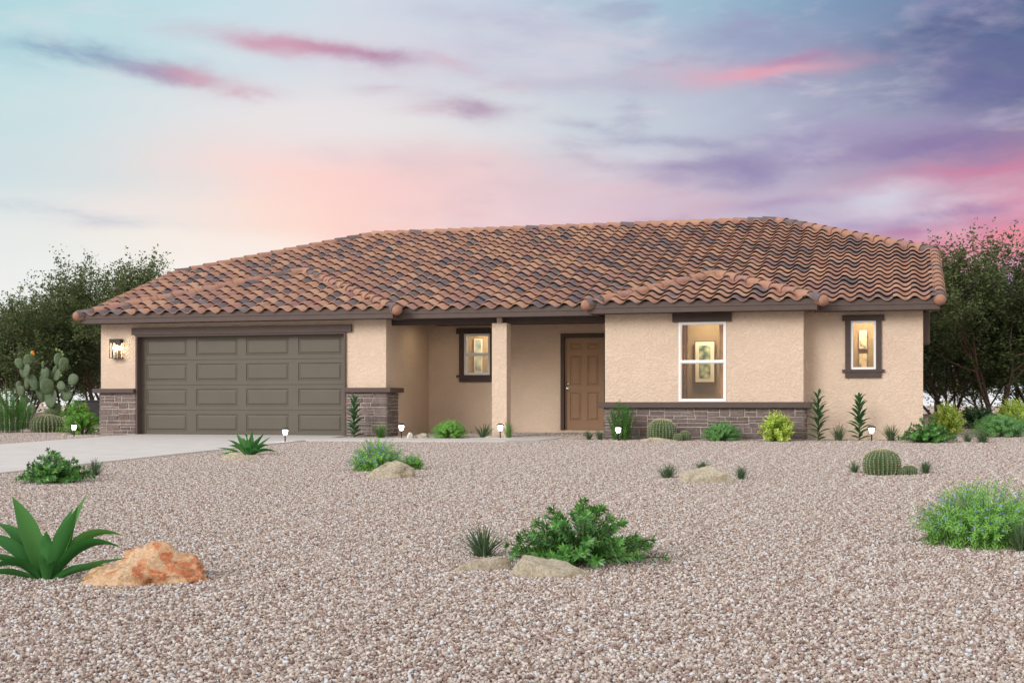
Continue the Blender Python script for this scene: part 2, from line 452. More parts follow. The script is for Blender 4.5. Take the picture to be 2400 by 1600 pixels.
def rectP(x0, y0, x1, y1, Y):                       # picture rectangle -> X0,X1,Z0,Z1 on the wall at Y
    xa, za = P(x0, y0, Y); xb, zb = P(x1, y1, Y)
    _, za2 = P(x1, y0, Y); _, zb2 = P(x0, y1, Y)
    return xa, xb, (zb + zb2) / 2, (za + za2) / 2

GD = (P(324.3, 900, YG)[0], P(807.8, 900, YG)[0], 0.0, 2.175)            # garage opening
WB = rectP(1590.6, 754.0, 1702.0, 941.0, YB)                             # bay window
WR = rectP(1994.0, 751.4, 2053.0, 865.4, YW)                             # small right window
WP = rectP(1088.0, 782.0, 1149.4, 878.6, YR)                             # porch window
FD = (P(1321.0, 900, YR)[0], P(1321.0, 900, YR)[0] + 0.93, 0.12, 2.165)  # front door

w = MB()
wall_y(w, YG, XGL, XGR, -0.4, 2.60, [(GD[0] - 0.02, GD[1] + 0.02, 0.0, 2.188)], 0.16)
wall_y(w, YB, XBL, XBR, -0.4, 2.60, [WB], 0.10)
wall_y(w, YW, XBR, XWR, -0.4, 2.60, [WR], 0.10)
wall_y(w, YR, XGR, XBL, -0.4, 2.60, [WP, FD], 0.10)
def wall_x(X, y0, y1, z0, z1, right=True):
    p = [(X, y0, z0), (X, y1, z0), (X, y1, z1), (X, y0, z1)]
    w.face(p if right else p[::-1])
wall_x(XGR, YG, YR, -0.4, 2.6)
wall_x(XBL, YB, YR, -0.4, 2.6, False)
wall_x(XBR, YB, YW, -0.4, 2.6)
for X in (XWR, XGL):                                # end walls rise to meet the raised side eaves
    y0 = YW if X == XWR else YG
    w.face([(X, y0, -0.4), (X, 42.0, -0.4), (X, 42.0, 2.62), (X, 38.5, 3.84), (X, 30.5, 3.84), (X, y0 + 0.4, 2.62), (X, y0, 2.55)])
w.face([(XGL, 42.0, -0.4), (XGL, 42.0, 2.6), (XWR, 42.0, 2.6), (XWR, 42.0, -0.4)])
walls = part(w, 'wall', M['stucco'], house)

# --- stone wainscot
def stones_on(b, u0, u1, z0, z1, put3, rng):
    out = []
    def split(a, c, e, g, lv=0):
        W_, H_ = c - a, g - e
        if W_ > 1.3 and H_ > 0.34 and rng.random() < 0.7:
            k = e + H_ * rng.uniform(0.38, 0.62); split(a, c, e, k); split(a, c, k, g); return
        if W_ > 1.3:
            k = a + W_ * rng.uniform(0.38, 0.62); split(a, k, e, g); split(k, c, e, g); return
        if H_ > 0.205 or (H_ > 0.115 and rng.random() < 0.50 and W_ > 0.12):
            k = e + H_ * rng.uniform(0.36, 0.64); 
            if H_ < 0.30 and W_ > 0.42 and rng.random() < 0.45:
                k = a + W_ * rng.uniform(0.35, 0.65); split(a, k, e, g); split(k, c, e, g); return
            split(a, c, e, k); split(a, c, k, g); return
        if W_ > 0.36 and (W_ > 0.62 or rng.random() < 0.75):
            k = a + W_ * rng.uniform(0.3, 0.7); split(a, k, e, g); split(k, c, e, g); return
        out.append((a, c, e, g))
    split(u0, u1, z0, z1)
    gp = 0.0052
    for a, c, e, g in out:
        j = lambda s=0.004: rng.uniform(-s, s)
        a2, c2, e2, g2 = a + gp, c - gp, e + gp, g - gp
        if c2 - a2 < 0.02 or g2 - e2 < 0.015: continue
        dpt = rng.uniform(0.012, 0.026)
        base = [(a2 + j(), e2 + j()), (c2 + j(), e2 + j()), (c2 + j(), g2 + j()), (a2 + j(), g2 + j())]
        bev = min(0.009, (g2 - e2) * 0.2)
        nx = max(2, int((c2 - a2) / 0.05)); nz = max(2, int((g2 - e2) / 0.035))
        rows = []
        for r_ in range(-1, nz + 2):
            row = []
            for q in range(-1, nx + 2):
                tq = min(max(q, 0), nx) / nx; tr = min(max(r_, 0), nz) / nz
                bx = (base[0][0] * (1 - tq) + base[1][0] * tq) * (1 - tr) + (base[3][0] * (1 - tq) + base[2][0] * tq) * tr
                bz = (base[0][1] * (1 - tq) + base[1][1] * tq) * (1 - tr) + (base[3][1] * (1 - tq) + base[2][1] * tq) * tr
                edge = q in (-1, nx + 1) or r_ in (-1, nz + 1)
                if not edge:
                    bx += (0.5 - tq) * 2 * bev; bz += (0.5 - tr) * 2 * bev
                dd = 0.0 if edge else dpt + rng.uniform(-0.003, 0.003)
                row.append(put3(bx, bz, dd))
            rows.append(row)
        b.grid(rows)

def veneer(Y, x0, x1, z0, z1, seed, side=None):
    rng = random.Random(seed)
    bk = MB(); bk.box(x0, x1, Y - 0.028, Y + 0.02, z0, z1, 0)
    st = MB()
    stones_on(st, x0 - (0.03 if side != 'r0' else 0), x1 + (0.03 if side else 0), z0, z1, lambda u, z, d: (u, Y - 0.024 - d, z), rng)
    if side:
        bk.box(x1 - 0.01, x1 + 0.028, Y - 0.028, Y + side, z0, z1, 0)
        stones_on(st, Y - 0.05, Y + side, z0, z1, lambda u, z, d: (x1 + 0.024 + d, u, z), rng)
    v = part(st, 'stone_veneer', M['stone'], house)
    o = bk.build('mortar', M['mortar']); o.parent = v
    return v
CZ0, CZ1 = 0.935, 1.032
veneer(YG, XGL, GD[0] - 0.05, -0.12, CZ0, 3)
veneer(YG, GD[1] + 0.05, XGR, -0.12, CZ0, 5, 0.62)
BZ0, BZ1 = 0.615, 0.728
veneer(YB, XBL, XBR, -0.15, BZ0, 11, 0.48)
def cap_piece(boxes):
    b = MB()
    for bx in boxes: b.box(*bx)
    o = part(b, 'stone_cap', M['trim'], house)
    m = o.modifiers.new('bev', 'BEVEL'); m.width = 0.006; m.segments = 1
cap_piece([(XGL - 0.14, GD[0] - 0.045, YG - 0.13, YG + 0.3, CZ0, CZ1)])
cap_piece([(GD[1] + 0.03, XGR + 0.14, YG - 0.13, YG + 0.70, CZ0, CZ1)])
cap_piece([(XBL - 0.12, XBR + 0.14, YB - 0.13, YB + 0.48, BZ0, BZ1)])

# --- garage door with frame and lintel
def raised_panel(b, x0, x1, z0, z1, Y, d=0.012, m1=0.022, m2=0.055, d2=0.002):
    """a pressed panel: groove round a raised field, on the face at Y"""
    def ring(k, yy): return [(x0 + k, yy, z0 + k), (x1 - k, yy, z0 + k), (x1 - k, yy, z1 - k), (x0 + k, yy, z1 - k)]
    rs = [ring(0, Y), ring(m1 * 0.5, Y + d), ring(m1, Y + d), ring(m2, Y + d2)]
    for p, q in zip(rs[:-1], rs[1:]):
        for i in range(4):
            j = (i + 1) % 4
            b.face([p[i], p[j], q[j], q[i]])
    b.face(rs[-1])

def panel_face(b, X0, X1, Z0, Z1, Y, rects, **kw):
    xs = sorted({X0, X1, *[r[0] for r in rects], *[r[1] for r in rects]})
    zs = sorted({Z0, Z1, *[r[2] for r in rects], *[r[3] for r in rects]})
    for i in range(len(xs) - 1):
        for j in range(len(zs) - 1):
            cx, cz = (xs[i] + xs[i + 1]) / 2, (zs[j] + zs[j + 1]) / 2
            if any(r[0] < cx < r[1] and r[2] < cz < r[3] for r in rects): continue
            b.face([(xs[i], Y, zs[j]), (xs[i + 1], Y, zs[j]), (xs[i + 1], Y, zs[j + 1]), (xs[i], Y, zs[j + 1])])
    for r in rects: raised_panel(b, *r, Y, **kw)

gd = None
sec = 2.19 / 4
YD = YG + 0.13
wd = GD[1] - GD[0]
gd_b = MB()
for k in range(4):
    z0, z1 = 0.012 + k * sec + 0.003, 0.012 + (k + 1) * sec - 0.003
    rects = []
    for c in range(4):
        cx = GD[0] + wd * (c + 0.5) / 4 + (0.01 if c < 2 else -0.01)
        rects.append((cx - 0.50, cx + 0.50, z0 + 0.085, z1 - 0.085))
    panel_face(gd_b, GD[0] - 0.05, GD[1] + 0.05, z0, z1, YD, rects, d=0.016, m1=0.03, m2=0.06, d2=0.002)
    gd_b.face([(GD[0] - 0.05, YD, z1), (GD[1] + 0.05, YD, z1), (GD[1] + 0.05, YD + 0.04, z1), (GD[0] - 0.05, YD + 0.04, z1)])
    gd_b.face([(GD[0] - 0.05, YD + 0.04, z0), (GD[1] + 0.05, YD + 0.04, z0), (GD[1] + 0.05, YD, z0), (GD[0] - 0.05, YD, z0)])
gd_b.box(GD[0] - 0.05, GD[1] + 0.05, YD + 0.03, YD + 0.05, 0.0, 2.25)
gdoor = part(gd_b, 'garage_door', M['garage'], house)
b = MB()
b.box(GD[0] - 0.045, GD[0], YG - 0.05, YD, 0, 2.205); b.box(GD[1], GD[1] + 0.040, YG - 0.05, YD, 0, 2.205)
b.box(GD[0], GD[1], YG - 0.05, YD, 2.165, 2.205)
fr = b.build('frame', M['trim']); fr.parent = gdoor
b = MB(); xl, _ = P(308.2, 780, YG - 0.07); xr, _ = P(822.9, 770, YG - 0.07)
b.box(xl, xr, YG - 0.075, YG - 0.001, 2.2055, 2.362)
li = b.build('lintel', M['trim']); li.parent = gdoor

# --- front door
fd = MB()
dw = 0.90; dx0 = FD[0] + 0.015; dz0, dz1 = FD[2] + 0.01, FD[3] - 0.01
YFD = YR + 0.06
H_ = dz1 - dz0
rects = []
for cxx in (0.275, 0.715):
    for (a, c) in ((0.875, 0.945), (0.475, 0.805), (0.095, 0.405)):
        rects.append((dx0 + dw * cxx - 0.130, dx0 + dw * cxx + 0.130, dz0 + H_ * a, dz0 + H_ * c))
panel_face(fd, dx0, dx0 + dw, dz0, dz1, YFD, rects, d=0.016, m1=0.026, m2=0.060, d2=0.001)
fd.box(dx0, dx0 + dw, YFD + 0.025, YFD + 0.05, dz0, dz1)
fdoor = part(fd, 'front_door', M['door'], house)
b = MB()
b.box(FD[0] - 0.065, FD[0] + 0.012, YR - 0.03, YFD + 0.03, FD[2], FD[3] + 0.085)
b.box(FD[1] - 0.012, FD[1] + 0.075, YR - 0.03, YFD + 0.03, FD[2], FD[3] + 0.085)
b.box(FD[0] + 0.012, FD[1] - 0.012, YR - 0.03, YFD + 0.03, FD[3] - 0.008, FD[3] + 0.085)
o = b.build('frame', M['trim_dark']); o.parent = fdoor
kx = dx0 + 0.07; kz = dz0 + H_ * 0.445
b = MB()
def knob(b, x, z, prof, Y):
    rows = [[(x + r * math.cos(2 * PI * k / 14), Y - yy, z + r * math.sin(2 * PI * k / 14)) for k in range(14)] for r, yy in prof]
    b.grid(rows, 0, True)
knob(b, kx, kz, [(0.033, 0), (0.033, 0.008), (0.014, 0.012), (0.012, 0.03), (0.026, 0.04), (0.030, 0.052), (0.022, 0.066), (0.001, 0.070)], YFD)
o = b.build('handle', M['metal'], None, True); o.parent = fdoor
b = MB(); knob(b, kx, kz + 0.105, [(0.028, 0), (0.028, 0.012), (0.018, 0.018), (0.001, 0.019)], YFD)
o = b.build('deadbolt', M['metal'], None, True); o.parent = fdoor

# --- windows
def window(R, Y, trim=None, rail=True, side=True, head=None, name='window', fw=0.042):
    x0, x1, z0, z1 = R
    f = MB()
    yf, yb = Y - 0.012, Y + 0.05
    f.box(x0, x0 + fw, yf, yb, z0, z1); f.box(x1 - fw, x1, yf, yb, z0, z1)
    f.box(x0 + fw, x1 - fw, yf, yb, z0, z0 + fw); f.box(x0 + fw, x1 - fw, yf, yb, z1 - fw, z1)
    win = part(f, name, M['white'], house)
    zm = z0 + (z1 - z0) * (0.5 if rail else 0)
    if rail:
        s = MB(); s.box(x0 + fw - 0.006, x1 - fw + 0.006, yf - 0.004, yb + 0.003, zm - 0.021, zm + 0.021)
        for (a, c) in ((z0 + fw, zm - 0.021), (zm + 0.021, z1 - fw)):
            s.box(x0 + fw, x0 + fw + 0.016, yf + 0.02, yb - 0.01, a, c); s.box(x1 - fw - 0.016, x1 - fw, yf + 0.02, yb - 0.01, a, c)
            s.box(x0 + fw + 0.016, x1 - fw - 0.016, yf + 0.02, yb - 0.01, a, a + 0.014)
            s.box(x0 + fw + 0.016, x1 - fw - 0.016, yf + 0.02, yb - 0.01, c - 0.014, c)
        o = s.build('sash', M['white']); o.parent = win
    for (a, c) in (((z0 + fw, zm - 0.021), (zm + 0.021, z1 - fw)) if rail else ((z0 + fw, z1 - fw),)):
        g = MB(); g.face([(x0 + fw, Y + 0.025, a), (x1 - fw, Y + 0.025, a), (x1 - fw, Y + 0.025, c), (x0 + fw, Y + 0.025, c)])
        o = g.build('pane', M['glass']); o.parent = win
    if head:
        h = MB(); h.box(*head[:2], Y - 0.06, Y - 0.0015, *head[2:])
        o = h.build('lintel', M['trim_dark']); o.parent = win
    if trim:
        (hx0, hx1, hz0, hz1), (sx0, sx1), (sz0, sz1), az0 = trim
        t = MB()
        t.box(hx0, hx1, Y - 0.055, Y - 0.0015, hz0, hz1)
        t.box(sx0, x0, Y - 0.04, Y - 0.0015, sz1, hz0); t.box(x1, sx1, Y - 0.04, Y - 0.0015, sz1, hz0)
        t.box(hx0, hx1, Y - 0.055, Y - 0.0015, sz0, sz1)
        t.box(sx0, sx1, Y - 0.04, Y - 0.0015, az0, sz0)
        o = t.build('trim', M['trim_dark']); o.parent = win
    return win
window(WB, YB, rail=True, head=(P(1576.8, 745, YB)[0], P(1715, 745, YB)[0], WB[3] + 0.002, P(1645, 734.2, YB)[1]))
window(WR, YW, rail=False, trim=((P(1974, 745, YW)[0], P(2072.8, 745, YW)[0], WR[3], P(2023, 738, YW)[1]),
                                 (P(1980.9, 800, YW)[0], P(2066, 800, YW)[0]), (P(2023, 872, YW)[1], WR[2]), P(2023, 885, YW)[1]))
px1 = WP[1] + 0.12
window(WP, YR, rail=True, trim=((P(1071, 776, YR)[0], px1 + 0.05, WP[3], P(1110, 769.5, YR)[1]),
                                (P(1077, 800, YR)[0], px1), (P(1110, 884, YR)[1], WP[2]), P(1110, 895, YR)[1]))

# --- rooms behind the glass (closed boxes with their own ceiling lamp)
def room(R, Y, dpt, xm=0.5, watts=26):
    x0, x1, z0, z1 = R[0] - xm, R[1] + xm, 0.05, 2.44
    ya, yb = Y + 0.10, Y + dpt
    b = MB()
    b.face([(x0, yb, z0), (x1, yb, z0), (x1, yb, z1), (x0, yb, z1)])
    b.face([(x0, ya, z0), (x0, yb, z0), (x0, yb, z1), (x0, ya, z1)])
    b.face([(x1, yb, z0), (x1, ya, z0), (x1, ya, z1), (x1, yb, z1)])
    b.face([(x0, ya, z0), (x1, ya, z0), (x1, yb, z0), (x0, yb, z0)])
    b.face([(x0, yb, z1), (x1, yb, z1), (x1, ya, z1), (x0, ya, z1)])
    wall_y(b, ya, x0, x1, z0, z1, [R], 0.004)
    part(b, 'room', M['room'], house)
    lb = MB(); cx = (R[0] + R[1]) / 2
    lb.lathe([(0.001, 2.30), (0.08, 2.32), (0.11, 2.37), (0.11, 2.40), (0.03, 2.42), (0.03, 2.44)], 14, 0, (cx, (ya + yb) / 2, 0))
    lm = lb.build('ceiling_lamp', ROOMGLOW, None, True); lm.parent = house
    lm.matrix_parent_inverse = Matrix.Translation(Vector(house['off'])).inverted()
ROOMGLOW = emit('room_lamp', (1.0, 0.88, 0.70, 1), 110.0)
room(WB, YB, 1.5); room(WR, YW, 1.3, 0.35); room(WP, YR, 1.4, 0.35)

def picture(x0, x1, z0, z1, Y, art, label, border=0.06, wood=0.02):
    e = empty('framed_picture', ((x0 + x1) / 2, Y, z0))
    tag(e, label, 'picture')
    hx, h = (x1 - x0) / 2, z1 - z0
    b = MB(); b.box(-hx - wood, hx + wood, -0.012, 0.0, -wood, h + wood); o = b.build('frame', M['frame_wood']); o.parent = e
    b = MB(); b.box(-hx, hx, -0.016, -0.0125, 0, h); o = b.build('mat_board', M['mat_board']); o.parent = e
    b = MB(); b.box(-hx + border, hx - border, -0.020, -0.0165, border, h - border); o = b.build('print', art); o.parent = e
def curtain(x0, x1, z0, z1, Y, mat, label, folds=5):
    b = MB(); n = folds * 8
    rows = [[(x0 + (x1 - x0) * i / n, Y + 0.025 * math.sin(2 * PI * folds * i / n), z) for i in range(n + 1)] for z in (z0, (z0 + z1) / 2, z1)]
    b.grid(rows); 
    rows2 = [[(x, y + 0.006, z) for x, y, z in r][::-1] for r in rows]
    b.grid(rows2)
    o = b.build('curtain', mat, None, True); tag(o, label, 'curtain')
wbw = WB[1] - WB[0]
Yp = YB + 1.40
xa = colX(1630, Yp); xb = colX(1674, Yp)
picture(xa, xb, P(1652, 895, Yp)[1], P(1652, 801, Yp)[1], Yp, M['art_leaf'], 'tall leaf print in pale mat seen through the large front window', 0.075)
curtain(WB[0] - 0.05, P(1613, 850, YB + 0.35)[0], 0.5, 2.3, YB + 0.35, M['curtain'], 'brown curtain hanging on the left inside the large front window', 3)
curtain(P(1686, 850, YB + 0.35)[0], WB[1] + 0.12, 0.5, 2.3, YB + 0.35, M['curtain'], 'brown curtain hanging on the right inside the large front window', 2)
Yp = YW + 1.22
picture(colX(2014, Yp), colX(2031.5, Yp), P(2022, 817, Yp)[1], P(2022, 774, Yp)[1], Yp, M['art_bird'], 'upper branch print seen through the small window at the right end', 0.006, 0.012)
picture(colX(2014, Yp), colX(2031.5, Yp), P(2022, 872, Yp)[1], P(2022, 829, Yp)[1], Yp, M['art_bird'], 'lower branch print seen through the small window at the right end', 0.006, 0.012)
Yp = YR + 1.32
picture(colX(1112, Yp), colX(1131, Yp), P(1120, 872, Yp)[1], P(1120, 794, Yp)[1], Yp, M['art_blue'], 'narrow blue green print seen through the porch window', 0.02, 0.012)

# --- eaves: fascia, soffit
def fascia_run(b, x0, x1, Y):
    b.box(x0, x1, Y, Y + 0.04, ZF, 2.548); b.box(x0 + 0.004, x1 - 0.004, Y - 0.014, Y + 0.036, 2.5485, 2.66)
YFG, YFM, YFB = 26.27, 26.55, 26.05
XFL, XFR = -17.20, 0.78                              # fascia ends
XG2 = P(920.5, 740, YFG)[0]                          # garage eave right end
XB1, XB2 = P(1377, 730, YFB)[0], P(1915, 725, YFB)[0]
b = MB(); fascia_run(b, XFL, XG2, YFG)
b.box(XG2 - 0.04, XG2 + 0.002, YFG + 0.041, YFM + 0.30, ZF + 0.001, 2.66); b.box(XFL, XFL + 0.04, YFG + 0.041, YFM + 0.1, ZF + 0.001, 2.66)
part(b, 'fascia', M['trim'], house)
b = MB(); fascia_run(b, XG2 + 0.004, XB1 + 0.3, YFM); part(b, 'fascia', M['trim'], house)
b = MB(); fascia_run(b, XB1, XB2, YFB)
b.box(XB2 - 0.04, XB2 + 0.002, YFB + 0.041, YFM + 0.2, ZF + 0.001, 2.66); b.box(XB1, XB1 + 0.04, YFB + 0.041, YFM + 0.2, ZF + 0.001, 2.66)
part(b, 'fascia', M['trim'], house)
b = MB(); fascia_run(b, XB2 - 0.2, XFR, YFM); part(b, 'fascia', M['trim'], house)
b = MB()
b.box(XFL + 0.04, XG2 - 0.041, YFG + 0.041, YG, ZF + 0.004, ZF + 0.02)
b.box(XG2 - 0.041, XB1 + 0.05, YFM + 0.041, YR, ZF + 0.006, ZF + 0.022)
b.box(XB1 + 0.041, XB2 - 0.041, YFB + 0.041, YB + 0.02, ZF + 0.004, ZF + 0.02)
b.box(XB2 - 0.1, XFR - 0.01, YFM + 0.041, YW + 0.02, ZF + 0.006, ZF + 0.022)
part(b, 'soffit', M['trim'], house)
M['downlight'] = emit('downlight_lens', (1.0, 0.80, 0.50, 1), 60.0)
for X_ in (-9.55, -6.75):
    b = MB(); b.lathe([(0.001, ZF - 0.006), (0.085, ZF - 0.006), (0.088, ZF + 0.004)], 16, 0, (X_, 28.15, 0))
    lens = part(b, 'porch_light', M['downlight'], house)
    b = MB(); b.lathe([(0.088, ZF + 0.004), (0.088, ZF - 0.012), (0.112, ZF - 0.012), (0.116, ZF + 0.004)], 16, 0, (X_, 28.15, 0))
    o = b.build('rim', M['white'], None, True); o.parent = lens
for X, sgn in ((XFR, 1), (XFL, -1)):                 # sloping rake boards at both ends
    b = MB()
    xs0, xs1 = (X - 0.04, X) if sgn > 0 else (X, X + 0.04)
    pts = [(YFM + 0.04, ZF), (YFM + 0.04, 2.62), (30.5, 3.93), (38.5, 3.93), (42.45, 2.62), (42.45, ZF), (38.4, 3.76), (30.6, 3.76)]
    lo = [(YFM + 0.04, ZF), (30.6, 3.76), (38.4, 3.76), (42.45, ZF)]; hi = [(YFM + 0.04, 2.62), (30.5, 3.93), (38.5, 3.93), (42.45, 2.62)]
    for i in range(3):
        q = [lo[i], lo[i + 1], hi[i + 1], hi[i]]
        A = [(xs0, y, z) for y, z in q]; B = [(xs1, y, z) for y, z in q]
        b.face(A[::-1]); b.face(B)
        for k in range(4): b.face([A[k], A[(k + 1) % 4], B[(k + 1) % 4], B[k]])
    part(b, 'rake_board', M['trim'], house)

# --- porch post and beams
b = MB()
cx0, cx1 = P(1153, 900, 26.85)[0], P(1187.3, 900, 26.85)[0]
b.box(cx0, cx1, 26.85, 27.16, -0.1, 2.345)
sx0, sx1 = P(1164.4, 750, 26.9)[0], P(1175.3, 750, 26.9)[0]
b.box(sx0, sx1, 26.90, 27.0, 2.345, ZF + 0.006)
part(b, 'porch_column', M['stucco'], house)
b = MB(); b.box(XGR + 0.001, sx0 + 0.001, 27.02, 27.16, 2.346, ZF + 0.005); part(b, 'porch_beam', M['trim_dark'], house)
b = MB(); b.box(sx1 - 0.001, XBL - 0.001, 27.02, 27.16, 2.346, ZF + 0.005); part(b, 'porch_beam', M['trim_dark'], house)
b = MB(); b.box(XWR, XWR + 0.13, 27.25, 27.75, P(2170, 806, 27.3)[1], 2.44)
o = part(b, 'utility_panel', M['trim'], house)
m = o.modifiers.new('bev', 'BEVEL'); m.width = 0.01; m.segments = 2

# --- roof
PITCH = 0.327
SLC, SLS = math.cos(math.atan(PITCH)), math.sin(math.atan(PITCH))
TW, EXPO, WAVE = 0.335, 0.375, 0.080
def tile_field(O, E, U, poly, seed, skip=None):
    """S-tiles over a sloping plane; poly = convex outline in (along eave, up slope)"""
    rng = random.Random(seed)
    O, E, U = Vector(O), Vector(E).normalized(), Vector(U).normalized(); N = E.cross(U).normalized()
    us = [p[0] for p in poly]; vs = [p[1] for p in poly]
    def inside(u, v, mg):
        for i in range(len(poly)):
            a, c = poly[i], poly[(i + 1) % len(poly)]
            ex, ey = c[0] - a[0], c[1] - a[1]; l = math.hypot(ex, ey)
            if (ex * (v - a[1]) - ey * (u - a[0])) / l < -mg: return False
        return True
    b = MB(); NS = 12
    nc0, nc1 = int(min(us) / TW) - 2, int(max(us) / TW) + 2
    nr = int(max(vs) / EXPO) + 1
    for r in range(nr):
        for c in range(nc0, nc1):
            uc, vc = (c + 0.82) * TW, (r + 0.5) * EXPO
            if not inside(uc, vc, 0.45): continue
            if skip and skip(uc, vc): continue
            jit = rng.uniform(-0.006, 0.006); lift = 0.064 + rng.uniform(-0.003, 0.003)
            v0, v1 = r * EXPO + jit, (r + 1) * EXPO + 0.05
            front, back, lip = [], [], []
            for i in range(NS + 1):
                t = 0.32 + i / NS
                h = WAVE * (0.5 - 0.5 * math.cos(2 * PI * t))
                h = h + 0.007 * (1 - i / NS)
                u = (c + t) * TW - (0.002 if i == NS else 0)
                A = O + E * u + U * v0 + N * (h + lift); B = O + E * u + U * v1 + N * (h + 0.002)
                front.append(A); back.append(B); lip.append(A - N * 0.021 + U * 0.002)
            inner = [p + U * 0.12 - N * 0.010 for p in lip]
            b.grid([inner, lip, front, back])
    me = bpy.data.meshes.new('t'); me.from_pydata(b.v, [], b.f)
    bm = bmesh.new(); bm.from_mesh(me); bpy.data.meshes.remove(me)
    for i in range(len(poly)):
        a, c = poly[i], poly[(i + 1) % len(poly)]
        if abs(a[1]) < 1e-6 and abs(c[1]) < 1e-6: continue
        A, Cc = O + E * a[0] + U * a[1], O + E * c[0] + U * c[1]
        no = (Cc - A).cross(N).normalized()
        bmesh.ops.bisect_plane(bm, geom=bm.verts[:] + bm.edges[:] + bm.faces[:], dist=1e-5, plane_co=A, plane_no=no, clear_outer=True)
    return bm

def add_bm(dst, bm):
    n = len(dst.v); bm.verts.index_update()
    dst.v.extend([tuple(v.co) for v in bm.verts])
    for f in bm.faces: dst.f.append(tuple(n + v.index for v in f.verts)); dst.m.append(0)
    bm.free()

ZT = 2.575
YT = 26.50; YCc, YRG = 30.5, 34.5
XL, XR_ = -17.25, 0.80
RL, RR = -13.6, -2.85
def zmain(Y): return ZT + (Y - YT) * PITCH
roof_b = MB()
U_ = (0, SLC, SLS)
# apexes of the two projecting hips
GE, GL, GRr = 26.22, XFL - 0.05, P(928, 722, 26.22)[0] + 0.02
GX, GYa = (GL + GRr) / 2, 26.22 + (GRr - GL) / 2
GZa = ZT + (GYa - GE) * PITCH
BE, BL, BR_ = 26.0, P(1374, 702, 26.0)[0], P(1929, 698, 26.0)[0]
BX, BYa = (BL + BR_) / 2, 26.0 + (BR_ - BL) / 2
BZa = ZT + (BYa - BE) * PITCH
def hidden(u, v):                                      # main-field tiles lying well under the hips are left out
    X, Y = XL + u, YT + v * SLC
    for (l, r_, e, ya) in ((GL, GRr, GE, GYa), (BL, BR_, BE, BYa)):
        m = 0.55
        if Y < ya - m and l + (Y - e) + m < X < r_ - (Y - e) - m: return True
    return False
W_ = XR_ - XL
add_bm(roof_b, tile_field((XL, YT, ZT), (1, 0, 0), U_, [(0, 0), (W_, 0), (W_, 4 / SLC), (RR - XL, 8 / SLC), (RL - XL, 8 / SLC), (0, 4 / SLC)], 1, hidden))
add_bm(roof_b, tile_field((GL, GE, ZT), (1, 0, 0), U_, [(0, 0), (GRr - GL, 0), (GX - GL, (GYa - GE) / SLC)], 2))
add_bm(roof_b, tile_field((BL, BE, ZT), (1, 0, 0), U_, [(0, 0), (BR_ - BL, 0), (BX - BL, (BYa - BE) / SLC)], 3))
# side planes
sp = math.atan2(zmain(YRG) - zmain(YCc), XR_ - RR)
add_bm(roof_b, tile_field((XR_, YCc, zmain(YCc)), (0, 1, 0), (-math.cos(sp), 0, math.sin(sp)), [(0, 0), (8, 0), (4, (XR_ - RR) / math.cos(sp))], 4))
sp2 = math.atan2(zmain(YRG) - zmain(YCc), RL - XL)
add_bm(roof_b, tile_field((XL, 2 * YRG - YCc, zmain(YCc)), (0, -1, 0), (math.cos(sp2), 0, math.sin(sp2)), [(0, 0), (8, 0), (4, (RL - XL) / math.cos(sp2))], 5))
roof = part(roof_b, 'roof', M['tile'], house, True)
sh = MB()                                             # roof deck under the tiles, and the rear slope
dz = -0.012
sh.face([(XL + .05, YT + .12, zmain(YT + .12) + dz), (XR_ - .05, YT + .12, zmain(YT + .12) + dz), (XR_ - .05, YCc, zmain(YCc) + dz), (RR, YRG, zmain(YRG) + dz), (RL, YRG, zmain(YRG) + dz), (XL + .05, YCc, zmain(YCc) + dz)])
sh.face([(GL + .1, GE + .12, ZT + .03 + dz), (GRr - .1, GE + .12, ZT + .03 + dz), (GX, GYa, GZa + dz)])
sh.face([(BL + .1, BE + .12, ZT + .03 + dz), (BR_ - .1, BE + .12, ZT + .03 + dz), (BX, BYa, BZa + dz)])
for (l, r_, e, xm, ya, za) in ((GL, GRr, GE, GX, GYa, GZa), (BL, BR_, BE, BX, BYa, BZa)):   # cheeks from hip line down to the main slope
    for X in (l, r_):
        A, T = (X, e + 0.05, ZT), (xm, ya, za)
        T2 = (xm, ya + 0.6, zmain(ya + 0.6) - 0.02); A2 = (X, e + 0.6, zmain(e + 0.6) - 0.02)
        sh.face([A, T, T2, A2])
YBk = 2 * YRG - YT
sh.face([(XR_, YBk, ZT), (XL, YBk, ZT), (XL, 2 * YRG - YCc, zmain(YCc)), (RL, YRG, zmain(YRG)), (RR, YRG, zmain(YRG)), (XR_, 2 * YRG - YCc, zmain(YCc))])
for X, R_ in ((XR_, RR), (XL, RL)):
    sh.face([(X, YCc, zmain(YCc) + dz - 0.01), (X, 2 * YRG - YCc, zmain(YCc) + dz - 0.01), (R_, YRG, zmain(YRG) + dz - 0.01)])
o = sh.build('roof_deck', M['trim']); o.parent = roof
o.matrix_parent_inverse = roof.matrix_parent_inverse.inverted() @ roof.matrix_parent_inverse

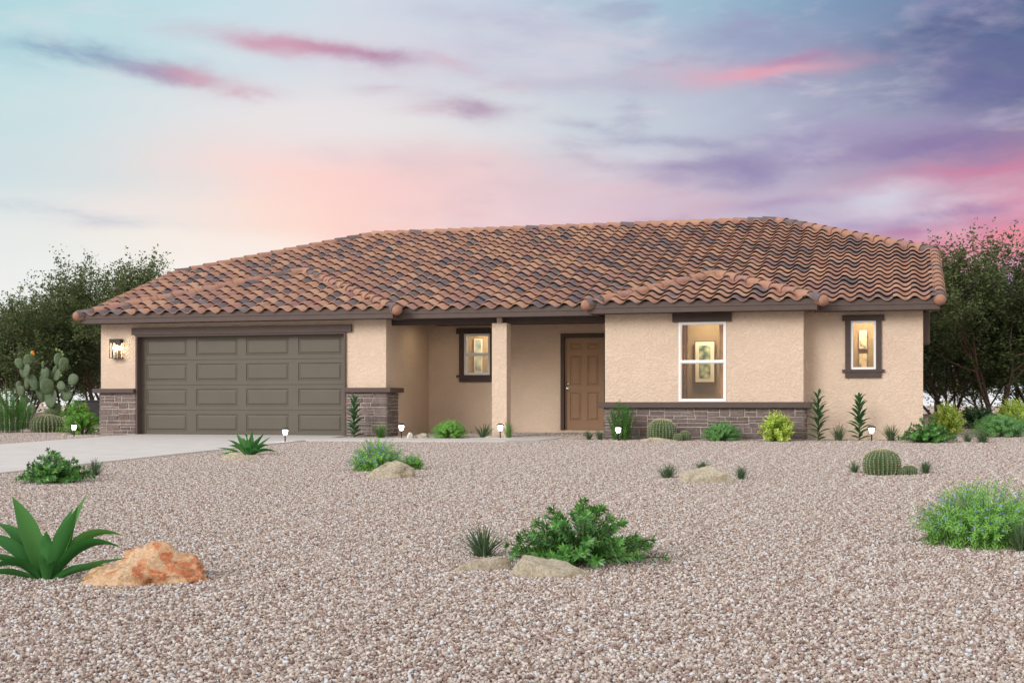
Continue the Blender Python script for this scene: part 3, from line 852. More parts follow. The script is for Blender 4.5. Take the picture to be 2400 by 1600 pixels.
def caps(b, A, B, r=0.108, expo=0.36, bulb=None, seed=0, first=0.0):
    rng = random.Random(seed)
    A, B = Vector(A), Vector(B); ax = (B - A).normalized(); L = (B - A).length
    up = (Vector((0, 0, 1)) - ax * ax.z).normalized(); sd = ax.cross(up)
    n = max(1, round(L / expo)); e = L / n; NS = 12
    for i in range(n):
        s0, s1 = i * e, (i + 1) * e + 0.03
        rows = []
        for (s, rr) in ((s0 + 0.10, r * 0.94), (s0, r * 1.02), (s0, r * 1.17), (s1, r * 0.92)):
            c = A + ax * s + up * ((0.007 if s <= s0 else 0.0) + rng.uniform(-0.002, 0.002))
            rows.append([c + rr * (math.sin(a) * sd + math.cos(a) * up) for a in [math.radians(-112 + 224 * k / NS) for k in range(NS + 1)]])
        b.grid([r_[::-1] for r_ in rows])
    if bulb is not None:
        rows = []
        for k in range(7):
            a = PI / 2 * k / 6
            c = A - ax * (r * 0.95 * math.sin(a)); rr = max(0.002, r * 1.02 * math.cos(a))
            rows.append([c + rr * (math.sin(q) * sd + math.cos(q) * up) for q in [2 * PI * j / 18 for j in range(18)]])
        bulb.grid([[Vector(p) + ax * 0.12 for p in rows[0]]] + rows, 0, True)
up_ = 0.045
def hipcap(A, B, seed, bulbed=True, r=0.108):
    cb = MB(); bb = MB() if bulbed else None
    A = (A[0], A[1], A[2] + up_); B = (B[0], B[1], B[2] + up_)
    caps(cb, A, B, r, 0.36, bb, seed)
    o = cb.build('hip_caps', M['cap'], None, True); o.parent = roof
    o.matrix_parent_inverse = Matrix()
    if bulbed:
        e = bb.build('end_cap', M['bulb_cap'], None, True); e.parent = roof
hipcap((GL, GE, ZT - 0.01), (GX, GYa, GZa), 21); hipcap((GRr, GE, ZT - 0.01), (GX, GYa, GZa), 22)
hipcap((BL, BE, ZT - 0.01), (BX, BYa, BZa), 23); hipcap((BR_, BE, ZT - 0.01), (BX, BYa, BZa), 24)
hipcap((XL + 0.03, YT + 0.3, zmain(YT + 0.3)), (XL + 0.03, YCc, zmain(YCc)), 25, False)
hipcap((XR_ - 0.02, YT + 0.02, ZT), (XR_ - 0.02, YCc, zmain(YCc)), 26)
hipcap((XL, YCc, zmain(YCc)), (RL, YRG, zmain(YRG)), 27, False)
hipcap((XR_, YCc, zmain(YCc)), (RR, YRG, zmain(YRG)), 28, False)
hipcap((RL, YRG, zmain(YRG) + 0.005), (RR, YRG, zmain(YRG) + 0.005), 29, False)
hipcap((GX, GYa, GZa), (GX, GYa + 0.45, zmain(GYa + 0.45)), 30, False); hipcap((BX, BYa, BZa), (BX, BYa + 0.6, zmain(BYa + 0.6)), 31, False)

# ================================================================== LAMPS
def lantern():
    x0, z1 = P(259.4, 794.5, YG - 0.1); x1, z0 = P(283.8, 839.6, YG - 0.1)
    cx = (x0 + x1) / 2; h = z1 - z0; hw = (x1 - x0) / 2
    e = empty('wall_lantern', (cx, YG, z0)); tag(e, 'black box lantern with glowing candle bulbs on garage wall', 'wall lamp')
    D = 0.16; f = MB(); t = 0.012
    f.box(-hw, hw, -0.018, -0.0005, 0.0, h * 0.0 + t)                         # back plate as a frame
    f.box(-hw * 0.45, hw * 0.45, -0.018, -0.0005, t, h)
    for sx in (-1, 1):
        for y in (-D, -0.03):
            xx = sx * (hw - t / 2); f.box(xx - t / 2, xx + t / 2, y, y + t, 0, h)
    for z in (0, h - t):
        f.box(-hw + t, hw - t, -D, -D + t, z, z + t); f.box(-hw, -hw + t, -D + t, -0.03, z, z + t); f.box(hw - t, hw, -D + t, -0.03, z, z + t)
    f.box(-hw + t, hw - t, -D + t, -0.019, 0.001, t * 0.8)
    f.box(-hw + 0.001, hw - 0.001, -D + 0.001, -0.019, h * 0.80, h - 0.001)
    for x in (-hw * 0.42, hw * 0.28): f.box(x - 0.007, x + 0.007, -D, -D + 0.008, t, h * 0.82)
    o = f.build('frame', M['black']); o.parent = e
    for x in (-hw * 0.30, hw * 0.22, hw * 0.62):
        s = MB(); s.lathe([(0.001, t), (0.012, t), (0.012, h * 0.42), (0.001, h * 0.42)], 10, 0, (x, -D * 0.55, 0))
        o = s.build('candle', M['candle'], None, True); o.parent = e
        r = 0.034 if x < hw * 0.5 else 0.018
        s = MB(); s.lathe([(0.001, h * 0.42), (r * 0.6, h * 0.44), (r, h * 0.52), (r * 0.8, h * 0.60), (0.001, h * 0.68)], 12, 0, (x, -D * 0.55, 0))
        o = s.build('bulb', M['bulb'], None, True); o.parent = e
lantern()

def make_path_light():
    e = empty('path_light', (0, 0, 0))
    s = MB(); s.lathe([(0.006, -0.08), (0.014, 0.0), (0.014, 0.135), (0.026, 0.140), (0.020, 0.155), (0.001, 0.157)], 12)
    o = s.build('stake', M['black'], None, True); o.parent = e
    s = MB(); s.lathe([(0.022, 0.150), (0.030, 0.154), (0.044, 0.19), (0.052, 0.235), (0.054, 0.262), (0.001, 0.263)], 16)
    o = s.build('lamp_glass', M['glow'], None, True); o.parent = e
    s = MB(); s.lathe([(0.050, 0.258), (0.084, 0.260), (0.082, 0.274), (0.046, 0.302), (0.001, 0.305)], 8)
    o = s.build('lamp_cap', M['black']); o.parent = e
    return e
PL = make_path_light()
first = True
for (dx, dy, Y, lab) in ((170, 1004, None, 'path light beside the barrel cactus at the left edge of the driveway'),
                         (655, 1018, None, 'path light on the gravel in front of the garage door'),
                         (922, 1004, 26.0, 'path light beside the garage stone pier and a white rock'),
                         (1149, 1005, 26.3, 'path light standing in front of the porch column'),
                         (1420, 1012, 25.75, 'path light in front of the tall shrub at the bay corner'),
                         (2002, 1014, 26.25, 'path light between leafy stalk and grass tuft below the small window')):
    o = PL if first else copy_tree(PL); first = False
    loc, ppm = (G(dx, dy) if Y is None else spot(dx, Y))
    if Y is not None and dx < 1200: loc.z = max(loc.z, 0.0)
    o.location = loc + Vector((0, 0, 0.02)); o.scale = (0.92,) * 3
    tag(o, lab, 'path light', 'path lights along the yard')

# ================================================================== ROCKS
def rock_mesh(size, seed, flat=0.0, facets=9, rough=0.10, sub=5, peak=None, boxy=2.0, tilt=(0, 0)):
    rng = random.Random(seed)
    bm = bmesh.new(); bmesh.ops.create_icosphere(bm, subdivisions=sub, radius=1.0)
    cuts = []
    for _ in range(facets):
        n = Vector((rng.gauss(0, 1), rng.gauss(0, 1), abs(rng.gauss(0, 0.8)))).normalized()
        cuts.append((n, rng.uniform(0.62, 0.92)))
    if flat: cuts.append((Vector((tilt[0], tilt[1], 1)).normalized(), flat))
    off = Vector((rng.uniform(0, 50), rng.uniform(0, 50), 0))
    for v in bm.verts:
        p = v.co.copy()
        k = (abs(p.x) ** boxy + abs(p.y) ** boxy + abs(p.z) ** boxy) ** (1 / boxy); p /= k
        for n, d in cuts:
            k = p.dot(n) - d
            if k > 0: p -= n * k * 0.99
        nn = p.normalized()
        p += nn * (mnoise.fractal(p * 2.0 + off, 1.0, 2.0, 5) * rough + mnoise.fractal(p * 9 + off, 1.0, 2.0, 3) * rough * 0.25)
        if peak:
            x0, kl, kr = peak; u = p.x - x0
            u = math.copysign(math.sqrt(u * u + 0.03) - 0.14, u)
            p.z *= max(0.12, 1 - (kl * -u if u < 0 else kr * u))
        v.co = Vector((p.x * size[0], p.y * size[1], max(p.z, -0.35) * size[2]))
    me = bpy.data.meshes.new('rock'); bm.to_mesh(me); bm.free()
    me.polygons.foreach_set('use_smooth', [True] * len(me.polygons)); me.update()
    return me
def rock(x0, x1, ytop, ybase, mat, seed, label, Y=None, depth=0.7, rz=0.0, flat=0.0, name='rock', sink=0.0, rough=0.10, facets=9, peak=None, boxy=2.0, tilt=(0, 0)):
    xc = (x0 + x1) / 2
    loc, ppm = (G(xc, ybase - (ybase - ytop) * 0.12) if Y is None else spot(xc, Y))
    hw = (x1 - x0) / 2 / ppm; h = (ybase - ytop) / ppm
    if flat: h /= flat ** 0.4
    me = rock_mesh((hw * 1.10, hw * depth, h * 1.15), seed, flat, facets, rough, 5, peak, boxy, tilt)
    me.materials.append(mat)
    o = put(name, me); o.location = loc + Vector((0, 0, -0.01 - sink)); o.rotation_euler = (0, 0, TH + rz)
    tag(o, label, 'rock'); return o
rock(178, 490, 1246, 1346, M['rock_orange'], 4, 'large orange and rust boulder behind the big agave', depth=0.75, name='boulder', rough=0.22, facets=16, peak=(0.06, 0.42, 0.62), boxy=2.4)
rock(1030, 1180, 1268, 1315, M['rock_tan'], 9, 'low tan rock in front of the grass tuft, left of two touching', flat=0.5, depth=0.5, boxy=4, peak=(0.7, 0.4, 0.4), rough=0.06, facets=14)
rock(1170, 1370, 1272, 1330, M['rock_tan'], 14, 'flat tan slab rock in front of the big glossy shrub', flat=0.45, depth=0.6, boxy=5, tilt=(0.10, -0.22), peak=(-0.7, 0.2, 0.30), rough=0.05, facets=14)
rock(1548, 1688, 1072, 1113, M['rock_tan'], 17, 'long tan rock with grass tufts on both sides in the middle of the yard', depth=0.42, flat=0.80, boxy=3.5, tilt=(-0.14, -0.10), facets=14, rough=0.10, peak=(0.5, 0.22, 0.3))
rock(822, 950, 1064, 1104, M['rock_tan'], 23, 'tan rock leaning at the foot of the blue flowered bush', depth=0.45, peak=(0.35, 0.75, 0.35), rough=0.2)
rock(508, 588, 1040, 1060, M['rock_tan'], 29, 'small low tan rock in front of the agave near the driveway', depth=0.5)
rock(1470, 1556, 1006, 1018, M['rock_tan'], 31, 'low tan rock in front of the barrel cactus by the stone wall', Y=25.62, depth=0.35)
rock(932, 950, 992, 1007, M['rock_white'], 37, 'small white rock beside the path light at the garage pier', Y=26.1, depth=0.8)
rock(948, 990, 994, 1006, M['rock_tan'], 41, 'low grey tan rock beside the round porch bush', Y=26.3, depth=0.6)
rock(1108, 1140, 1001, 1008, M['rock_tan'], 43, 'small flat stone at the foot of the porch column', Y=26.25, depth=0.6)
rock(138, 156, 997, 1008, M['rock_tan'], 47, 'small grey stone right of the wide barrel cactus', depth=0.6)

# ================================================================== PLANTS
def bez(a, c, b_, t): return a * ((1 - t) ** 2) + c * (2 * t * (1 - t)) + b_ * (t * t)

def big_leaf(mb, base, ctrl, tip, W, n=12, fold=0.22, wide=0.75, twist=0.0, face=0.0):
    """broad strap leaf along a curve: rows of five points with a folded midrib"""
    base, ctrl, tip = Vector(base), Vector(ctrl), Vector(tip)
    rows = []
    ch = (tip - base).normalized(); a_, b2 = ch.cross(Vector((0, 0, 1))), ch.cross(Vector((0, 1, 0)))
    sg = (1 if b2.z >= 0 else -1) if abs(a_.dot(b2)) < 0.05 else (1 if a_.dot(b2) > 0 else -1)
    for i in range(n + 1):
        t = i / n
        p = bez(base, ctrl, tip, t); tg = (bez(base, ctrl, tip, min(1, t + .02)) - bez(base, ctrl, tip, max(0, t - .02))).normalized()
        sd = tg.cross(Vector((0, 0, 1)))
        if sd.length < 0.15: sd = tg.cross(Vector((0.3, 1, 0)))
        sd.normalize()
        if face:
            s2 = tg.cross(Vector((0, 1, 0)))
            if s2.length > 0.2:
                s2.normalize()
                sd = (sd * (1 - face) + s2 * sg * face).normalized()
        nm = sd.cross(tg).normalized()
        if twist: 
            R = Matrix.Rotation(twist * t, 3, tg); sd = R @ sd; nm = R @ nm
        w = W * (0.42 + 0.58 * math.sin(PI * min(1, (t / 0.5)) / 2) ** 1.2) if t < 0.5 else W * (max(0.0, 1 - ((t - 0.5) / 0.5) ** 1.45)) ** 1.05
        w = max(w, 0.002) / 2
        rows.append([p - sd * w + nm * w * fold * 2, p - sd * w * .55 + nm * w * fold * .8, p, p + sd * w * .55 + nm * w * fold * .8, p + sd * w + nm * w * fold * 2])
    mb.grid(rows)

def agave(leaves, name_label, loc, rz, sc=1.0):
    e = empty('agave', loc, rz, sc); tag(e, name_label, 'agave')
    b = MB()
    for (dx, dy, dz, W, lift) in leaves:
        tip = Vector((dx, dy, dz)); hd = Vector((dx, dy, 0)); L = tip.length
        bs = hd.normalized() * 0.035 if hd.length > 0 else Vector()
        ct = hd * 0.42 + Vector((0, 0, max(dz, 0) * 0.45 + lift * L))
        big_leaf(b, bs + Vector((0, 0, -0.02)), ct, tip, W * 0.88, 16, 0.16, face=0.5)
    o = b.build('foliage', M['agave'], None, True); o.parent = e
    return e
front = [(-0.23, 0.06, 0.50, 0.145, 0.16), (0.235, 0.04, 0.52, 0.120, -0.06), (0.21, -0.05, 0.45, 0.130, -0.04), (0.10, 0.20, 0.42, 0.10, 0.10),
         (-0.34, 0.10, 0.33, 0.105, 0.30), (-0.42, -0.02, 0.27, 0.105, 0.28), (0.46, 0.04, 0.26, 0.095, 0.46), (0.48, -0.08, 0.20, 0.10, 0.42),
         (0.60, -0.36, 0.17, 0.05, 0.05), (0.46, -0.16, 0.095, 0.075, 0.12), (-0.28, -0.22, 0.075, 0.095, 0.42), (-0.40, -0.10, 0.15, 0.085, 0.22),
         (0.07, -0.20, 0.11, 0.11, 0.62), (-0.38, -0.2, 0.05, 0.07, 0.15), (0.02, -0.06, 0.30, 0.10, 0.22), (0.2, 0.3, 0.22, 0.08, 0.3), (-0.15, 0.3, 0.25, 0.08, 0.3)]
loc, ppm = G(106, 1330)
agave(front, 'large agave with broad green leaves beside the orange boulder', loc, TH, 1.0)
mid = [(-0.22, 0.1, 0.36, 0.10, 0.12), (-0.05, 0.05, 0.40, 0.10, 0.05), (0.08, -0.02, 0.42, 0.10, 0.02), (0.26, 0.02, 0.36, 0.095, 0.08), (0.36, 0.05, 0.30, 0.08, 0.06),
       (-0.33, 0.0, 0.25, 0.08, 0.22), (-0.30, -0.1, 0.16, 0.09, 0.30), (-0.50, -0.05, 0.13, 0.05, 0.10), (-0.42, -0.2, 0.03, 0.06, 0.14), (0.35, -0.05, 0.17, 0.10, 0.28),
       (0.50, -0.08, 0.05, 0.085, 0.26), (0.25, -0.25, 0.06, 0.09, 0.35), (0.0, -0.2, 0.12, 0.10, 0.45), (0.15, 0.28, 0.28, 0.09, 0.2), (-0.15, 0.3, 0.28, 0.09, 0.2), (0.05, -0.1, 0.30, 0.09, 0.15)]
loc, ppm = G(570, 1046)
agave(mid, 'smaller agave behind a low rock at the driveway edge', loc, TH, 1.0)

def small_leaf(mb, p, d, n, L, W):
    d = d.normalized(); s = d.cross(n)
    if s.length < 1e-3: s = d.orthogonal()
    s.normalize(); nn = s.cross(d)
    m = p + d * L * 0.5 - nn * L * 0.04
    mb.face([p, m + s * W / 2 + nn * W * .12, p + d * L, m - s * W / 2 + nn * W * .12])

def rnd_dir(rng):
    while True:
        v = Vector((rng.uniform(-1, 1), rng.uniform(-1, 1), rng.uniform(-1, 1)))
        if 0.05 < v.length < 1: return v.normalized()

def bush(W, H, seed, n, per, LL, LW, mode, base_r=0.15, droop=0.2, start=0.25, stem_r=0.004):
    """stems rising from a crown, leaves set along them; returns foliage, stems, tip points"""
    rng = random.Random(seed); fo, st, tips = MB(), MB(), []
    for i in range(n):
        a = 2 * PI * (i * 0.618034 % 1) + rng.uniform(-.2, .2); rr = math.sqrt((i + 0.5) / n)
        rr = min(1.0, rr * rng.uniform(0.85, 1.12))
        R = W / 2
        if mode == 'upright': zt = H * (1 - 0.35 * rr ** 2) * rng.uniform(0.62, 1.0)
        elif mode == 'mound': zt = H * (1 - 0.62 * rr ** 2.4) * rng.choice((rng.uniform(0.5, 0.8), rng.uniform(0.8, 1.12)))
        elif mode == 'dome': zt = H * math.sqrt(max(0.03, 1 - rr * rr * 0.97)) * rng.uniform(0.72, 1.05)
        else: zt = H * (1 - 0.78 * rr ** 1.5) * rng.choice((rng.uniform(0.42, 0.75), rng.uniform(0.75, 1.12)))
        tip = Vector((math.cos(a) * R * rr, math.sin(a) * R * rr, max(zt, 0.05 * H)))
        bs = Vector((math.cos(a) * R * rr * base_r, math.sin(a) * R * rr * base_r, -0.01))
        ct = Vector((tip.x * (0.45 if mode != 'upright' else 0.6), tip.y * (0.45 if mode != 'upright' else 0.6), tip.z * (0.75 + droop)))
        pts = [bez(bs, ct, tip, t / 5) for t in range(6)]
        st.tube(pts, [stem_r * (1 - 0.12 * k) for k in range(6)], 4, 0, False)
        tips.append((pts, tip))
        if mode == 'spread':
            tg = (pts[5] - pts[4]).normalized(); q0 = tg.orthogonal().normalized()
            for k in range(11):
                q = Matrix.Rotation(k * 2.4, 3, tg) @ q0
                small_leaf(fo, tip, (q + tg * rng.uniform(0.15, 0.9)).normalized(), tg, LL * rng.uniform(.8, 1.1), LW)
        for k in range(per):
            t = start + (1 - start) * (k + rng.random()) / per
            p = bez(bs, ct, tip, t); tg = (bez(bs, ct, tip, min(1, t + .03)) - bez(bs, ct, tip, t - .03)).normalized()
            q = tg.orthogonal().normalized(); q = Matrix.Rotation(k * 2.4 + rng.uniform(-.4, .4), 3, tg) @ q
            lean = rng.uniform(0.35, 0.95) if mode != 'upright' else rng.uniform(0.7, 1.3)
            d = (q + tg * lean).normalized()
            s = rng.uniform(0.7, 1.15) * (1.0 if t < 0.85 else 0.85)
            small_leaf(fo, p + rnd_dir(rng) * LL * 0.10, d, tg, LL * s, LW * s)
    return fo, st, tips

def place_bush(name, label, cat, loc, W, H, seed, n, per, LL, LW, mode, leaf, flower=None, nfl=0, fsize=0.012, stemmat='twig', rz=None, **kw):
    e = empty(name, loc, TH if rz is None else rz); tag(e, label, cat)
    fo, st, tips = bush(W, H, seed, n, per, LL, LW, mode, **kw)
    o = fo.build('foliage', M[leaf]); o.parent = e
    o = st.build('stem', M[stemmat], None, True); o.parent = e
    if flower:
        rng = random.Random(seed + 99); fl = MB()
        for k in range(nfl):
            pts, tip = rng.choice(tips); t = rng.uniform(0.55, 1.0)
            i = min(4, int(t * 5)); p = pts[i].lerp(pts[i + 1], t * 5 - i) + rnd_dir(rng) * LL * 0.55
            for q in range(3):
                d = rnd_dir(rng); d.z = abs(d.z); small_leaf(fl, p, d, rnd_dir(rng), fsize * rng.uniform(.7, 1.2), fsize * .8)
            if nfl <= 30:
                o = fl.build('flower', M[flower]); o.parent = e; fl = MB()
        if nfl > 30:
            o = fl.build('flowers', M[flower]); o.parent = e; o['kind'] = 'stuff'
    return e

def bsize(x0, x1, ytop, ybase, Y=None):
    xc = (x0 + x1) / 2
    loc, ppm = (G(xc, ybase - 3) if Y is None else spot(xc, Y))
    return loc, (x1 - x0) / ppm, (ybase - ytop) / ppm

L_, W0, H0 = bsize(1165, 1508, 1155, 1300)
L_ += Vector((-0.02, 0.1, 0))
place_bush('glossy_shrub', 'big dark glossy shrub spreading behind the flat slab rock', 'shrub', L_, W0 * 1.12, H0 * 1.0, 51, 78, 58, 0.056, 0.017, 'spread', 'glossy', base_r=0.12, droop=0.05, start=0.34, stem_r=0.006)
L_, W0, H0 = bsize(43, 210, 1038, 1112)
place_bush('glossy_shrub', 'dark leafy shrub at the near edge of the driveway beside a grass tuft', 'shrub', L_, W0, H0, 52, 90, 50, 0.052, 0.020, 'spread', 'glossy', base_r=0.15, droop=0.12, start=0.2, stem_r=0.006)
L_, W0, H0 = bsize(2066, 2196, 962, 1018, 25.9)
place_bush('glossy_shrub', 'dark leafy shrub at the right corner of the house', 'shrub', L_, W0, H0 * 1.05, 53, 95, 46, 0.058, 0.022, 'spread', 'glossy', base_r=0.15, droop=0.1, start=0.2, stem_r=0.006)
L_, W0, H0 = bsize(150, 268, 958, 1006, 27.2)
place_bush('glossy_shrub', 'low green shrub with white flowers at the left stone pier', 'shrub', L_ + Vector((-0.1, -0.2, 0)), W0, H0 * 1.15, 54, 90, 40, 0.060, 0.026, 'dome', 'fresh', 'whitepetal', 26, 0.035, base_r=0.2)

# flowering sage
L_, W0, H0 = bsize(2092, 2375, 1122, 1258)
place_bush('flowering_sage', 'wide bright green bush with tiny blue flowers at the right edge', 'bush', L_ + Vector((0.10, .15, 0)), W0 * 1.30, H0 * 1.08, 61, 360, 46, 0.040, 0.009, 'mound', 'sage', 'blue', 330, 0.017, 'stem', base_r=0.90, start=0.02, stem_r=0.0016, droop=0.0)
L_, W0, H0 = bsize(792, 925, 1016, 1086)
place_bush('flowering_sage', 'bright green bush with tiny blue flowers behind a tan rock', 'bush', L_ + Vector((0, .15, 0)), W0 * 1.12, H0 * 1.05, 62, 200, 40, 0.044, 0.011, 'mound', 'sage', 'blue', 260, 0.024, 'stem', base_r=0.90, start=0.02, stem_r=0.0016, droop=0.0)
L_, W0, H0 = bsize(888, 946, 1046, 1085)
place_bush('flowering_sage', 'small low green tuft bush peeking behind the tan rock', 'bush', L_ + Vector((0.1, .25, 0)), W0, H0 * 1.05, 63, 70, 34, 0.040, 0.010, 'mound', 'sage', 'blue', 40, 0.016, 'stem', base_r=0.90, start=0.02, stem_r=0.0016, droop=0.0)
L_, W0, H0 = bsize(985, 1080, 968, 1010, 26.25)
place_bush('round_bush', 'round feathery green bush in the bed before the porch', 'bush', L_, W0, H0 * 1.02, 64, 230, 40, 0.046, 0.011, 'dome', 'sage', 'blue', 60, 0.014, 'stem', base_r=0.5, start=0.15, stem_r=0.002)
L_, W0, H0 = bsize(1603, 1710, 972, 1016, 26.0)
place_bush('round_bush', 'blue green feathery bush in front of the bay stone wall', 'bush', L_, W0, H0, 65, 230, 40, 0.046, 0.010, 'dome', 'bluegreen', 'blue', 90, 0.016, 'stem', base_r=0.5, start=0.15, stem_r=0.002)
L_, W0, H0 = bsize(2222, 2380, 943, 997, 28.6)
place_bush('round_bush', 'wide blue green feathery bush on the rise at the right edge', 'bush', L_, W0, H0, 66, 240, 40, 0.060, 0.013, 'dome', 'bluegreen', 'blue', 120, 0.018, 'stem', base_r=0.55, start=0.15, stem_r=0.002)
# yellow-green bushes
def yellow_bush(x0, x1, yt, yb, Y, seed, label, leaf='yellow', n=80, per=34, LL=0.075, fl=None, nfl=0):
    L_, W0, H0 = bsize(x0, x1, yt, yb, Y)
    return place_bush('yellow_bush', label, 'bush', L_, W0, H0, seed, n, per, LL, LL * 0.42, 'dome', leaf, fl, nfl, 0.05, base_r=0.35, droop=0.0, start=0.15)
yellow_bush(1740, 1830, 943, 1016, 25.9, 71, 'yellow green leafy bush against the bay stone wall')
yellow_bush(2128, 2222, 912, 988, 29.5, 72, 'yellow green bush behind the dark shrub at the house corner', n=75)
yellow_bush(2278, 2375, 903, 985, 31.0, 73, 'yellow green bush at the right edge under the trees', n=85)
yellow_bush(132, 222, 918, 990, 29.6, 74, 'yellow green bush with red flowers left of the garage', 'fresh', 90, 36, 0.07, 'red', 7)
yellow_bush(150, 215, 915, 975, 31.0, 75, 'pale yellow bush rising behind the red flowered bush', 'yellow', 60, 30)
yellow_bush(95, 150, 930, 985, 32.2, 76, 'small yellow green bush behind the wide barrel cactus', 'fresh', 50, 26)
L_, W0, H0 = bsize(2190, 2300, 930, 985, 33.0)
place_bush('glossy_shrub', 'dark low shrub in the shade under the right hand trees', 'shrub', L_, W0, H0, 55, 80, 34, 0.075, 0.03, 'dome', 'lance', base_r=0.3)

# tall upright shrubs
L_, W0, H0 = bsize(1393, 1462, 918, 1013, 26.0)
place_bush('upright_shrub', 'tall upright green shrub at the left corner of the bay stone wall', 'shrub', L_, W0, H0 * 1.05, 81, 46, 110, 0.060, 0.009, 'upright', 'upright', None, 0, 0, 'stem', base_r=0.62, start=0.05, droop=-0.2, stem_r=0.004)
L_, W0, H0 = bsize(-25, 68, 880, 1000, 27.6)
place_bush('upright_shrub', 'tall upright green shrub at the left edge of the yard', 'shrub', L_, W0, H0, 82, 70, 120, 0.062, 0.010, 'upright', 'upright', None, 0, 0, 'stem', base_r=0.62, start=0.05, droop=-0.2, stem_r=0.004)
L_, W0, H0 = bsize(40, 75, 930, 1000, 29.5)
place_bush('upright_shrub', 'shorter upright green shrub left of the wide barrel cactus', 'shrub', L_, W0 * 1.3, H0, 83, 34, 80, 0.062, 0.010, 'upright', 'upright', None, 0, 0, 'stem', base_r=0.62, start=0.05, droop=-0.2, stem_r=0.004)

# leafy stalks
def stalk(x0, x1, yt, yb, Y, seed, label):
    loc, W0, H0 = bsize(x0, x1, yt, yb, Y)
    rng = random.Random(seed); e = empty('leafy_stalk', loc, TH + rng.uniform(-.4, .4)); tag(e, label, 'plant')
    s = MB(); s.tube([(0, 0, -0.02), (0.006, 0, H0 * .3), (-0.006, 0, H0 * .6), (0.0, 0, H0 * .86)], [0.016, 0.014, 0.010, 0.005], 7)
    o = s.build('stem', M['stem'], None, True); o.parent = e
    b = MB(); n = 38
    for i in range(n):
        t = i / n; z = H0 * (0.03 + 0.85 * t); a = i * 2.39996 + rng.uniform(-.25, .25)
        L = W0 * 0.66 * (1.0 - 0.60 * t ** 1.6) * rng.uniform(0.85, 1.1)
        h = Vector((math.cos(a), math.sin(a), 0))
        rise = L * (0.30 + 0.95 * t) * rng.uniform(.8, 1.15)
        tip = h * L + Vector((0, 0, z + rise)); ct = h * L * 0.42 + Vector((0, 0, z + rise * 0.85))
        big_leaf(b, Vector((0, 0, z)), ct, tip, 0.066 * (1 - 0.35 * t), 8, 0.15, face=0.35)
    o = b.build('foliage', M['lance'], None, True); o.parent = e
stalk(793, 834, 901, 1005, 26.25, 1, 'leafy stalk standing against the right garage stone pier')
stalk(1855, 1904, 893, 1017, 26.15, 2, 'leafy stalk just right of the bay corner')
stalk(1950, 1997, 903, 1016, 26.45, 3, 'leafy stalk below the small window beside the path light')

# grass tufts
def tuft_mesh(seed, n=130, W=1.0, H=1.0, bw=0.012, stiff=0.5):
    rng = random.Random(seed); b = MB()
    for i in range(n):
        a = rng.uniform(0, 2 * PI); out = rng.random() ** 0.5 * W / 2
        z = H * (1 - 0.45 * (out / (W / 2)) ** 2) * rng.uniform(0.6, 1.0)
        h = Vector((math.cos(a), math.sin(a), 0))
        bs = h * rng.uniform(0, 0.11) * W; tip = h * out + Vector((0, 0, z)); ct = h * out * rng.uniform(0.35, 0.6) + Vector((0, 0, z * rng.uniform(0.55, 1.0)))
        sd = h.cross(Vector((0, 0, 1))); ph = rng.uniform(0, PI); sd = sd * math.cos(ph) + (h * 0.5 + Vector((0, 0, 0.5))) * math.sin(ph) if rng.random() < .75 else sd; rows = []
        for k in range(6):
            t = k / 5; p = bez(bs, ct, tip, t); w = bw * (1 - t ** 3.0) + 0.003
            rows.append([p - sd * w / 2, p + sd * w / 2])
        b.grid(rows)
    return b
tm = {}
for kind, seed in (('tuft', 1), ('tuft', 2), ('tuft_bright', 3)):
    b = tuft_mesh(seed, 120, 1.15, 1.08, 0.022)
    me = bpy.data.meshes.new('grass_tuft'); me.from_pydata(b.v, [], b.f); me.materials.append(M[kind]); me.update()
    tm[(kind, seed)] = me
def tuft(x0, x1, yt, yb, label, v=0, Y=None):
    loc, W0, H0 = bsize(x0, x1, yt, yb, Y)
    o = put('grass_tuft', tm[[('tuft', 1), ('tuft', 2), ('tuft_bright', 3)][v]])
    if Y and x1 < 1390: loc.z = max(loc.z, 0.0)
    o.location = loc; o.scale = (W0 * 1.35, W0 * 1.35, H0); o.rotation_euler = (0, 0, random.Random(label).uniform(0, 6))
    tag(o, label, 'grass', 'ornamental grass tufts in the gravel')
tuft(1052, 1168, 1200, 1283, 'large dark grass tuft behind the low tan rock and beside the big glossy shrub', 0)
tuft(2308, 2385, 1186, 1272, 'dark grass tuft cut by the right edge beside the wide blue flowered bush', 1)
tuft(194, 242, 1052, 1097, 'grass tuft right of the dark shrub at the driveway edge', 1)
tuft(850, 900, 970, 1008, 'grass tuft in front of the right garage stone pier', 2, 26.2)
tuft(1086, 1136, 970, 1008, 'grass tuft just left of the porch column', 0, 26.45)
tuft(1152, 1184, 966, 1010, 'bright grass tuft just right of the porch column', 2, 26.4)
tuft(1338, 1367, 988, 1012, 'grass tuft before the front door step, left of a pair', 0, 26.0)
tuft(1364, 1393, 985, 1013, 'grass tuft before the front door step, right of a pair', 1, 26.0)
tuft(1905, 1947, 972, 1016, 'grass tuft between the two leafy stalks right of the bay', 0, 26.4)
tuft(2023, 2070, 972, 1016, 'grass tuft between path light and dark shrub at the right corner', 1, 26.45)
tuft(2208, 2237, 988, 1013, 'small grass tuft right of the house corner shrub, left of a pair', 0, 26.2)
tuft(2233, 2281, 985, 1016, 'grass tuft right of the house corner shrub, right of a pair', 1, 26.0)
tuft(1946, 1980, 1056, 1090, 'small grass tuft left of the free standing barrel cactus', 0)
tuft(2105, 2146, 1055, 1092, 'small grass tuft right of the free standing barrel cactus', 1)
tuft(1505, 1560, 1063, 1102, 'grass tuft at the left end of the long tan rock', 0)
tuft(1592, 1638, 1058, 1084, 'small grass tuft behind the long tan rock', 1)
